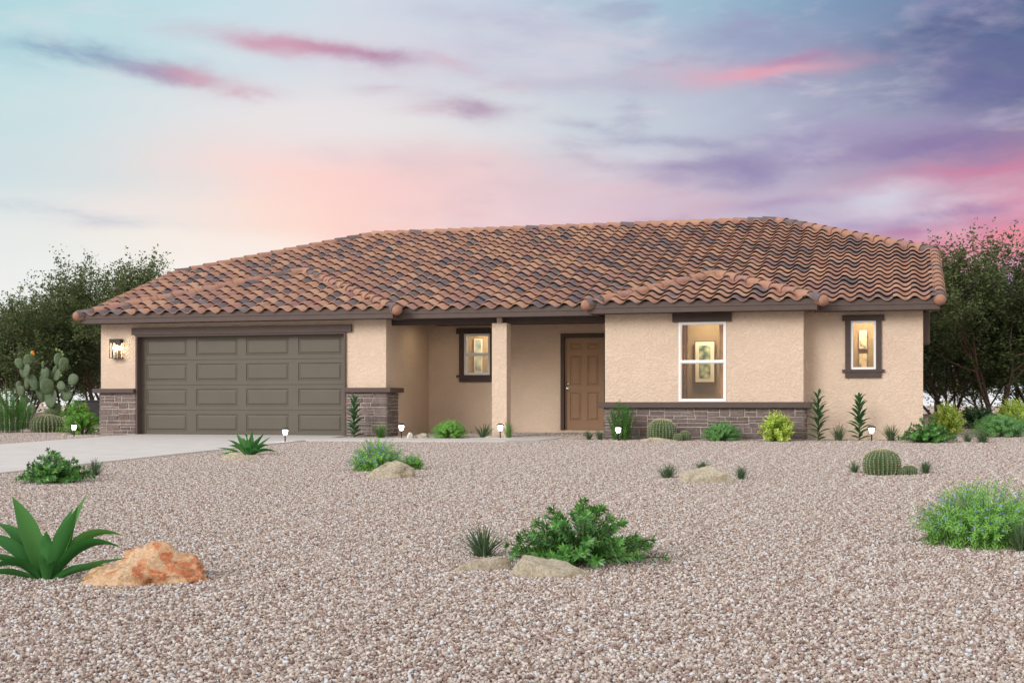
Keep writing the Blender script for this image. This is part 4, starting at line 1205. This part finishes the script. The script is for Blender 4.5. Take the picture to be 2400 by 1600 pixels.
tuft(1682, 1722, 1068, 1105, 'grass tuft at the right end of the long tan rock', 1)

# barrel cacti
def barrel_meshes(ribs, asp, seed):
    rng = random.Random(seed); b = MB(); sp = MB()
    NV = 22; rows = []
    def pt(a, ph, k):
        r0 = math.sin(ph) ** 0.85 if ph < PI / 2 else (0.5 + 0.5 * math.sin(ph)) ** 0.6
        z = asp * (math.cos(ph) * 0.5 + 0.42)
        rib = 1.0 - 0.115 * k * min(1, math.sin(ph) * 1.6)
        return Vector((0.5 * r0 * rib * math.cos(a), 0.5 * r0 * rib * math.sin(a), z * 1.0))
    for j in range(NV + 1):
        ph = 0.03 + (PI * 0.86 - 0.03) * j / NV
        row = []
        for i in range(ribs * 4):
            a = 2 * PI * i / (ribs * 4); k = (0, 0.55, 1.0, 0.55)[i % 4]
            row.append(pt(a, ph, k))
        rows.append(row)
    b.grid(rows, 0, True)
    for i in range(ribs):
        a = 2 * PI * i / ribs
        for j in range(15):
            ph = 0.16 + (PI * 0.78 - 0.16) * j / 14
            p = pt(a, ph, 0); n = Vector((p.x, p.y, (p.z - asp * .42) * .9)).normalized()
            for q in range(7):
                d = (n * 0.8 + rnd_dir(rng) * 0.9).normalized(); s = d.orthogonal().normalized() * 0.0062
                L = rng.uniform(0.028, 0.055); u = d.cross(s)
                sp.face([p + s, p - s * .5 + u * .87, p + d * L]); sp.face([p - s * .5 + u * .87, p - s * .5 - u * .87, p + d * L])
    for q in range(260):                                    # woolly crown
        a = rng.uniform(0, 2 * PI); rr = 0.16 * math.sqrt(rng.random())
        p = Vector((rr * math.cos(a), rr * math.sin(a), asp * 0.90)); d = (Vector((p.x * 2, p.y * 2, 1)) + rnd_dir(rng) * .5).normalized()
        s = d.orthogonal().normalized() * 0.004
        sp.face([p + s, p - s, p + d * rng.uniform(0.02, 0.05)])
    return b, sp
def barrel(x0, x1, yt, yb, label, seed, Y=None, ribs=26):
    loc, W0, H0 = bsize(x0, x1, yt, yb, Y)
    e = empty('barrel_cactus', loc, seed * 0.7, W0); tag(e, label, 'cactus')
    b, sp = barrel_meshes(ribs, H0 / W0, seed)
    o = b.build('body', M['barrel'], None, True); o.parent = e
    o = sp.build('spines', M['spine']); o.parent = e
barrel(1982, 2068, 1029, 1094, 'large free standing barrel cactus in the gravel at right', 1)
barrel(2049, 2081, 1074, 1095, 'smallest barrel cactus at the foot of the free standing one', 2, None, 18)
barrel(2071, 2107, 1069, 1094, 'small barrel cactus just right of the free standing large one', 3, None, 20)
barrel(1487, 1553, 961, 1015, 'large barrel cactus against the bay stone wall', 4, 26.0)
barrel(1546, 1568, 996, 1016, 'smallest barrel cactus in front of the bay stone wall', 5, 25.75, 18)
barrel(1559, 1587, 989, 1015, 'small barrel cactus right of the large one by the bay wall', 6, 25.95, 20)
barrel(71, 146, 952, 996, 'wide barrel cactus in the bed left of the driveway', 7)

# prickly pear
def prickly():
    Yc = 31.0
    loc, ppm = spot(110, Yc); ps = ppm
    e = empty('prickly_pear', loc, TH); tag(e, 'tall grey green prickly pear cactus with orange flower left of the garage', 'cactus')
    rng = random.Random(5)
    pads = [(265, 370, 110, 150, -15), (390, 330, 120, 170, 12), (395, 480, 110, 180, 10), (300, 510, 80, 150, -25), (370, 640, 90, 170, 5), (320, 760, 110, 140, 0),
            (240, 700, 70, 160, 0), (470, 640, 115, 220, -20), (545, 810, 100, 200, -20), (640, 520, 120, 180, 0), (615, 390, 38, 100, 5), (745, 480, 52, 180, 25),
            (795, 535, 130, 160, 18), (805, 310, 120, 170, 8), (900, 385, 125, 190, 15), (1020, 600, 150, 160, 25), (870, 690, 140, 115, 50), (920, 820, 175, 165, 25),
            (710, 860, 220, 260, 3), (690, 700, 180, 210, 0), (570, 620, 90, 190, 10), (450, 1020, 120, 140, -10), (770, 1010, 130, 160, 8), (345, 900, 110, 170, 0), (700, 1090, 120, 140, 0)]
    def pad(cx, cy, w, h, ang, mat, name):
        X = (cx / 6.03) / 1.02041; Yv = (790 + cy / 6.03) / 1.02041
        gl = (Vector(((X - 110) / ps, 0, 0)))
        zc = CAMZ + (HYP - Yv * 1.02041) / (FPX) * dep(loc.x, Yc) - loc.z
        hw, hh = w / 6.03 / 1.02041 / ps / 2 * 1.06, h / 6.03 / 1.02041 / ps / 2 * 1.08
        dy = rng.uniform(-0.16, 0.16); a = math.radians(ang); yaw = rng.uniform(-0.5, 0.5) if w > 60 else 0.2
        b = MB(); rows = []
        for j in range(11):
            ph = 0.02 + (PI - 0.04) * j / 10
            rows.append([Vector((hw * math.sin(ph) ** 0.8 * (1 + 0.16 * math.cos(ph)) * math.cos(q), 0.034 * math.sin(ph) ** 0.6 * math.sin(q) * 1.0, hh * math.cos(ph))) for q in [2 * PI * k / 18 for k in range(18)]])
        R = Matrix.Rotation(a, 3, 'Y') @ Matrix.Rotation(yaw, 3, 'Z')
        rows = [[R @ p + Vector((gl.x, dy, zc)) for p in r] for r in rows]
        b.grid([r[::-1] for r in rows], 0, True)
        o = b.build(name, mat, None, True); o.parent = e
        s = MB()
        for k in range(46):
            u, v = rng.uniform(-.85, .85), rng.uniform(-.85, .85)
            if u * u + v * v > .8: continue
            yy = -0.034 * math.sqrt(max(0, 1 - u * u - v * v)) - 0.001
            p = R @ Vector((hw * u, yy, hh * v)) + Vector((gl.x, dy, zc))
            for q in range(2):
                d = (R @ Vector((rng.uniform(-.6, .6), -1, rng.uniform(-.6, .6)))).normalized(); t = d.orthogonal().normalized() * 0.0035
                s.face([p + t, p - t, p + d * 0.026])
        if s.f: q = s.build('spines', M['spine']); q.parent = o
        return gl, zc, dy
    for p in pads: pad(*p, M['pad'], 'pad')
    for p in ((600, 985, 135, 190, 8), (520, 1115, 110, 90, 20)): pad(*p, M['pad_old'], 'pad')['label'] if False else None
    for (x, y, r, m) in ((800, 175, 18, 'fruit'), (840, 185, 16, 'fruit'), (875, 210, 17, 'fruit'), (890, 245, 16, 'fruit'), (880, 465, 18, 'fruit'), (840, 450, 14, 'fruit'), (870, 540, 14, 'fruit'), (450, 225, 22, 'fruit'),
                         (470, 212, 20, 'orange'), (485, 235, 15, 'orange'), (610, 950, 18, 'orange')):
        X = (x / 6.03) / 1.02041; zc = CAMZ + (HYP - (790 + y / 6.03)) / FPX * dep(loc.x, Yc) - loc.z; rr = r / 6.03 / ps
        b = MB(); b.lathe([(0.001, -1.5 * rr), (rr * .7, -rr), (rr, 0), (rr * .95, rr * .6), (rr * .5, rr), (0.001, rr * .9)], 10, 0, ((X - 110) / ps, -0.06 if m == 'orange' else 0.0, zc))
        o = b.build('fruit' if m == 'fruit' else 'flower', M[m], None, True); o.parent = e
prickly()

# ================================================================== TREES and the fence behind
def tree_mesh(seed, H, spread, leaf_L, twigs_leaf=15, trunks=4, low=0.18):
    rng = random.Random(seed); wood = MB(); V, F = [], []
    def leaves(p, d):
        for k in range(twigs_leaf):
            q = p + d * rng.uniform(-0.05, 0.42) + rnd_dir(rng) * rng.uniform(0.02, 0.15)
            dd = rnd_dir(rng) + d * 0.5; dd.z *= 0.45; dd.normalize(); n = rnd_dir(rng) * 0.9 + Vector((0, -0.3, 0.7))
            s = dd.cross(n); 
            if s.length < 1e-3: continue
            s.normalize(); L = leaf_L * rng.uniform(0.6, 1.25); W = L * 0.48
            i = len(V); m = q + dd * L * .5
            V.extend([q[:], (m + s * W / 2)[:], (q + dd * L)[:], (m - s * W / 2)[:]]); F.append((i, i + 1, i + 2, i + 3))
    def grow(p, d, L, r, lv):
        n = 4; pts = [p]; rad = [r]; cur = p.copy(); dd = d.copy()
        for k in range(n):
            dd = (dd + rnd_dir(rng) * 0.16 + Vector((0, 0, 0.05))).normalized(); cur = cur + dd * L / n
            pts.append(cur.copy()); rad.append(r * (1 - 0.42 * (k + 1) / n))
        wood.tube(pts, rad, 6 if lv < 2 else 4, 0, False)
        if lv >= 2:
            for k in range(1, n + 1): leaves(pts[k], dd) if lv >= 3 or rng.random() < .8 else None
        else:
            for k in range(1, n + 1):
                for q in range(2): leaves(pts[k] + rnd_dir(rng) * 0.30, rnd_dir(rng))
        if lv >= 4: return
        nb = (4, 3, 4, 3)[lv]
        for k in range(nb):
            t = rng.uniform(0.2, 1.0) if k else 1.0
            i = min(n - 1, int(t * n)); bp = pts[i].lerp(pts[i + 1], t * n - i)
            out = Vector((bp.x, bp.y, 0)); out = out.normalized() if out.length > .05 else rnd_dir(rng)
            nd = (dd * 0.75 + rnd_dir(rng) * 0.75 + out * 0.28 + Vector((0, 0, 0.10))).normalized()
            if nd.z < -0.25: nd.z *= 0.3; nd.normalize()
            grow(bp, nd, L * rng.uniform(0.62, 0.90), max(rad[i] * 0.62, 0.006), lv + 1)
    for t in range(trunks):
        a = 2 * PI * t / trunks + rng.uniform(-.4, .4)
        d = Vector((math.cos(a) * spread, math.sin(a) * spread, 1)).normalized() if t else Vector((0.05, 0.03, 1)).normalized()
        grow(Vector((math.cos(a) * .12, math.sin(a) * .12, -.05)), d, H * 0.29, H * 0.0095, 0)
    zmax = sorted(v[2] for v in V)[int(len(V) * 0.9985)]
    return wood, V, F, zmax
tree_parts = []
for seed, mat in ((11, 'treeleaf'), (12, 'treeleaf2'), (13, 'treeleaf')):
    wd_, V_, F_, zm = tree_mesh(seed, 5.0, 0.54, 0.088, 13, 4)
    a = bpy.data.meshes.new('trunk'); a.from_pydata(wd_.v, [], wd_.f); a.materials.append(M['bark']); a.polygons.foreach_set('use_smooth', [True] * len(a.polygons)); a.update()
    c = bpy.data.meshes.new('crown'); c.from_pydata(V_, [], F_); c.materials.append(M[mat]); c.update()
    tree_parts.append((a, c, zm))
def tree(dx, ytop, Y, k, rz, label, wide=1.0):
    loc, ppm = spot(dx, Y)
    d = dep(loc.x, loc.y); ztop = CAMZ + (HYP - ytop * 1.02041) * d / FPX
    a, c, zm = tree_parts[k]; s = (ztop - loc.z) / zm
    e = empty('tree', loc, rz); e.scale = (s * wide, s * wide, s)
    tag(e, label, 'tree', 'trees behind the house')
    put('trunk', a, e); put('crown', c, e)
tree(40, 612, 40.0, 2, 0.3, 'tall feathery dark tree at the left edge of the picture')
tree(135, 604, 43.0, 1, 1.9, 'dark tree second from the left behind the prickly pear', 0.95)
tree(250, 588, 42.0, 0, 4.0, 'tall feathery tree just left of the garage roof', 0.8)
tree(-60, 640, 46.0, 2, 2.5, 'dark tree partly cut off by the left edge')
tree(70, 720, 52.0, 1, 5.2, 'lower dark tree filling the gap behind the left trees', 1.3)
tree(215, 700, 48.0, 0, 3.3, 'lower dark tree behind the wall lantern corner of the house', 1.2)
tree(2185, 562, 43.5, 1, 0.8, 'tall feathery tree just right of the roof end', 0.9)
tree(2285, 545, 42.0, 0, 2.2, 'tall tree with open branches at the right of the picture', 0.95)
tree(2385, 538, 44.0, 2, 5.0, 'tall tree cut by the right edge of the picture')
tree(2150, 690, 48.0, 0, 4.4, 'lower dark tree behind the right house corner', 1.2)
tree(2255, 740, 52.0, 1, 1.2, 'lower dark tree between the right hand trees', 1.25)
tree(2350, 690, 48.0, 2, 3.0, 'lower dark tree at the right edge behind the yellow bush', 1.2)

fb = MB()
xf0, xf1 = colX(196, 33.0), colX(300, 33.0)
fb.box(xf0 - 0.3, xf1, 33.0, 33.12, gz(33) - 0.1, P(215, 940, 33.0)[1])
fb.box(xf0 - 0.33, xf1 + .001, 32.97, 33.15, P(215, 940, 33.0)[1], P(215, 937, 33.0)[1])
tag(fb.build('yard_wall', M['fence']), 'dark low side yard wall beside the left garage pier', 'wall')

# ================================================================== CAMERA, SUN, SKY
cam = bpy.data.cameras.new('camera'); co = bpy.data.objects.new('camera', cam); C.objects.link(co)
co.location = (0, 0, CAMZ); co.rotation_euler = (PI / 2, 0, TH)
cam.sensor_width = 36.0; cam.lens = 36.0 * FPX / 2400.0; cam.shift_y = 150 / 2400.0
cam.clip_end = 3000; cam.clip_start = 0.05
scene.camera = co

SUN_EL, SUN_AZ = math.radians(24), math.radians(-28)     # azimuth measured from -Y (toward the viewer) to the left
sd = Vector((math.sin(SUN_AZ) * math.cos(SUN_EL), -math.cos(SUN_AZ) * math.cos(SUN_EL), math.sin(SUN_EL)))
sl = bpy.data.lights.new('sun', 'SUN'); sl.energy = 2.3; sl.angle = math.radians(28); sl.color = (1.0, 0.95, 0.90)
so = bpy.data.objects.new('sun', sl); C.objects.link(so); so.rotation_euler = sd.to_track_quat('Z', 'Y').to_euler()
so.location = (0, 0, 30)

world = bpy.data.worlds.new('World'); scene.world = world; world.use_nodes = True
nt = world.node_tree; NN = nt.nodes; LK = nt.links
bg = NN['Background']
class X:
    """tiny expression wrapper over math nodes"""
    def __init__(s, sock): s.s = sock
    def op(s, o, *a):
        n = NN.new('ShaderNodeMath'); n.operation = o
        for i, q in enumerate((s,) + a):
            if isinstance(q, X): LK.new(q.s, n.inputs[i])
            else: n.inputs[i].default_value = float(q)
        return X(n.outputs[0])
    def __add__(s, o): return s.op('ADD', o)
    def __sub__(s, o): return s.op('SUBTRACT', o)
    def __mul__(s, o): return s.op('MULTIPLY', o)
    def __truediv__(s, o): return s.op('DIVIDE', o)
    def clamp(s): return s.op('MAXIMUM', 0.0).op('MINIMUM', 1.0)
    def exp(s): return s.op('EXPONENT')
def sstep(x, a, c):
    n = NN.new('ShaderNodeMapRange'); n.interpolation_type = 'SMOOTHSTEP'
    LK.new(x.s, n.inputs['Value']); n.inputs['From Min'].default_value = a; n.inputs['From Max'].default_value = c
    return X(n.outputs['Result'])
tc = NN.new('ShaderNodeTexCoord'); sx = NN.new('ShaderNodeSeparateXYZ'); LK.new(tc.outputs['Generated'], sx.inputs[0])
dx_, dy_, dz_ = X(sx.outputs[0]), X(sx.outputs[1]), X(sx.outputs[2])
fr_ = dy_ * CT - dx_ * ST; rt_ = dx_ * CT + dy_ * ST
az = rt_.op('ARCTAN2', fr_); el = dz_.op('ARCSINE')
a0 = az / 0.36; b0 = el / 0.29
def vec(x, y, z=0.0):
    c = NN.new('ShaderNodeCombineXYZ'); LK.new(x.s, c.inputs[0]); LK.new(y.s, c.inputs[1]); c.inputs[2].default_value = z
    return c.outputs[0]
def wnoise(kx, ky, z, scale=1.0, det=6, ro=0.55, dist=0.0):
    return X(noise_node(nt, vec(a0 * kx, b0 * ky, z), scale, det, ro, dist))
n1 = wnoise(2.2, 4.4, 1.0); n2 = wnoise(2.2, 4.4, 7.0)
fine = wnoise(3.2, 9.0, 3.0, 1.0, 7, 0.58, 0.4)
fine2 = wnoise(2.0, 6.0, 12.0, 1.0, 7, 0.58, 0.6)
a = a0 + (n1 - 0.5) * 0.26 + (fine - 0.5) * 0.10
b_ = b0 + (n2 - 0.5) * 0.14 + (fine2 - 0.5) * 0.05
afac = (a * 0.5 + 0.5).clamp()
SKY = [(0.0, [(248, 250, 250)] * 9),
       (0.15, [(248, 250, 248), (250, 250, 246), (252, 248, 242), (250, 244, 240), (246, 238, 238), (240, 232, 236), (232, 232, 238), (224, 231, 238), (216, 226, 236)]),
       (0.26, [(238, 242, 240), (248, 243, 236), (254, 244, 236), (250, 234, 228), (242, 220, 220), (226, 194, 206), (206, 172, 196), (176, 160, 194), (166, 156, 190)]),
       (0.37, [(228, 234, 233), (242, 236, 229), (254, 239, 229), (250, 225, 216), (241, 211, 210), (223, 184, 196), (214, 164, 184), (224, 140, 162), (234, 134, 152)]),
       (0.46, [(222, 230, 231), (238, 230, 226), (255, 224, 210), (252, 208, 199), (236, 206, 210), (220, 192, 206), (194, 186, 206), (198, 178, 203), (224, 152, 174)]),
       (0.57, [(204, 222, 226), (218, 224, 226), (254, 219, 211), (251, 207, 202), (226, 204, 210), (205, 199, 212), (184, 178, 201), (174, 156, 182), (186, 142, 166)]),
       (0.70, [(196, 223, 227), (214, 225, 229), (237, 227, 228), (231, 226, 228), (218, 223, 226), (197, 205, 217), (179, 185, 207), (158, 162, 185), (122, 124, 154)]),
       (0.86, [(179, 216, 223), (195, 222, 228), (212, 222, 230), (217, 216, 226), (207, 208, 222), (190, 200, 215), (166, 172, 199), (138, 153, 182), (98, 111, 146)]),
       (1.0, [(171, 212, 220), (186, 220, 228), (205, 222, 230), (211, 218, 230), (195, 205, 222), (166, 195, 212), (146, 178, 202), (116, 141, 178), (78, 93, 138)])]
sky = None; prev = None
for lv, cols in SKY:
    c = ramp(nt, afac.s, [(q / 8, srgb(*k)) for q, k in enumerate(cols)], 'B_SPLINE')
    sky = c if sky is None else mixc(nt, sstep(b_, prev, lv).s, sky, c)
    prev = lv
mott = wnoise(5.0, 11.0, 50.0, 1.0, 5, 0.55, 0.2); mott2 = wnoise(4.0, 9.5, 70.0, 1.0, 5, 0.55, 0.2)
rgt = sstep(a0, -0.35, 0.45)
sky = mixc(nt, (sstep(mott, 0.48, 0.68) * rgt * 0.42).s, sky, srgb(158, 145, 182))
sky = mixc(nt, (sstep(mott2, 0.50, 0.70) * rgt * 0.40).s, sky, srgb(224, 214, 226))
sky = mixc(nt, (sstep(mott2, 0.50, 0.72) * (rgt * -0.8 + 1.0) * 0.22).s, sky, srgb(240, 226, 228))
wu = (wnoise(4.0, 7.0, 21.0, 1.0, 6, 0.58) - 0.5) * 340
wv = (wnoise(4.2, 8.0, 33.0, 1.0, 6, 0.58) - 0.5) * 150
def blob(px, py, wx, wy, rot, color, amt, nz=fine, lo=0.30, hi=0.60):
    """a cloud at a given bearing and elevation: stretched soft spot broken up by noise"""
    u0 = math.atan((px * 1.02041 - CXP) / FPX) / 0.36; v0 = math.atan((HYP - py * 1.02041) / FPX * math.cos(u0 * .36)) / 0.29
    kx, ky = FPX / 1.02041 * 0.36, FPX / 1.02041 * 0.29
    w = min(1.0, wy / 45 + 0.15)
    U = (a0 - u0) * kx + wu * w; V = (b0 - v0) * ky + wv * w
    c, s = math.cos(rot), math.sin(rot)
    p = (U * c + V * s) / wx; q = (V * c - U * s) / wy
    g = ((p * p + q * q) * -0.9).exp()
    m = (g * sstep(nz, lo, hi) * (amt * 0.92)).clamp()
    global sky
    sky = mixc(nt, m.s, sky, srgb(*color))
for k in ((640, 102, 300, 24, -.13, (206, 148, 172), .9), (870, 130, 85, 18, -.13, (170, 122, 160), .9), (770, 112, 95, 16, -.13, (192, 130, 160), .7),
          (165, 128, 120, 30, -.05, (100, 126, 168), 1.0), (70, 100, 75, 13, -.1, (128, 158, 190), .8), (290, 142, 120, 18, -.12, (138, 158, 188), .8),
          (425, 174, 95, 15, -.1, (206, 150, 172), .9), (350, 165, 55, 15, -.1, (158, 150, 182), .7), (575, 218, 75, 14, 0, (206, 148, 170), .9),
          (1055, 250, 85, 20, -.12, (172, 138, 170), .95), (965, 250, 60, 12, 0, (212, 182, 196), .7), (880, 210, 60, 12, 0, (200, 180, 196), .7),
          (1150, 195, 60, 14, 0, (205, 176, 192), .7), (1030, 150, 50, 12, -.3, (210, 178, 194), .7), (130, 485, 200, 16, -.06, (176, 188, 206), .9),
          (900, 365, 200, 24, 0, (224, 200, 206), .7), (1150, 50, 170, 22, -.1, (186, 182, 206), .7),
          (1750, 160, 220, 20, .02, (228, 166, 182), 1.0), (1840, 130, 80, 12, .12, (190, 130, 166), .7), (1730, 90, 160, 28, 0, (146, 156, 190), .7),
          (1340, 190, 180, 24, 0, (186, 180, 202), .7), (1360, 292, 75, 11, -.15, (164, 160, 190), .8), (1560, 330, 120, 13, -.1, (148, 144, 180), .9),
          (1620, 380, 130, 20, 0, (154, 140, 178), .9), (1725, 400, 80, 34, 0, (148, 138, 178), .95), (1560, 412, 90, 12, 0, (176, 160, 190), .7),
          (1880, 320, 75, 20, 0, (148, 144, 184), .7), (2050, 290, 250, 22, 0, (166, 150, 190), .6), (2270, 60, 220, 55, .1, (74, 88, 138), .9),
          (2300, 180, 160, 60, 0, (94, 97, 148), .8), (2150, 215, 130, 20, .05, (108, 110, 160), .7), (2150, 335, 230, 30, 0, (128, 110, 165), .8),
          (2260, 388, 200, 24, .08, (206, 126, 160), .8), (2180, 425, 200, 18, .05, (226, 172, 190), .7), (1560, 470, 130, 26, 0, (214, 170, 186), .7),
          (1830, 465, 150, 15, .05, (174, 150, 186), .8), (2030, 455, 110, 22, .1, (216, 217, 230), .8), (1500, 352, 90, 16, 0, (214, 220, 230), .6),
          (2230, 495, 95, 20, .1, (164, 120, 165), .9), (2130, 525, 110, 14, .05, (180, 120, 160), .8), (2290, 548, 160, 24, .05, (236, 146, 160), .7),
          (2130, 496, 60, 10, 0, (150, 140, 180), .8), (1950, 520, 90, 12, .1, (170, 150, 190), .7), (1420, 440, 200, 20, 0, (228, 192, 200), .6)):
    blob(*k, nz=fine2 if k[3] > 21 else fine)
# overhead and behind the viewer: a plain bright evening sky
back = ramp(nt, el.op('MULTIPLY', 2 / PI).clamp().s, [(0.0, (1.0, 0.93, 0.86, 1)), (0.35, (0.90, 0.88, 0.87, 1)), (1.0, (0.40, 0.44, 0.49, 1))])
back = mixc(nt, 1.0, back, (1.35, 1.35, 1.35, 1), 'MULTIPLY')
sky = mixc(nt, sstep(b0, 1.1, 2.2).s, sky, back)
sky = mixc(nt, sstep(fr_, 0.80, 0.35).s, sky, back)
nish = NN.new('ShaderNodeTexSky'); nish.sky_type = 'NISHITA'; nish.sun_disc = False
nish.sun_elevation = SUN_EL; nish.sun_rotation = math.atan2(sd.x, sd.y)
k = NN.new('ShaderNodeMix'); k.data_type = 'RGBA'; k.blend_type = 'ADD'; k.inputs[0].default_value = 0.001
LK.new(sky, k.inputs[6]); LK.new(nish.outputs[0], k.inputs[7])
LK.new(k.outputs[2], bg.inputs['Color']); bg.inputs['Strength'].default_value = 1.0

scene.view_settings.view_transform = 'Standard'; scene.view_settings.look = 'None'
scene.view_settings.exposure = 0.0; scene.view_settings.gamma = 1.0
scene.render.engine = 'CYCLES'
scene.cycles.max_bounces = 6; scene.cycles.transparent_max_bounces = 12
for o in bpy.data.objects:
    if 'off' in o: del o['off']
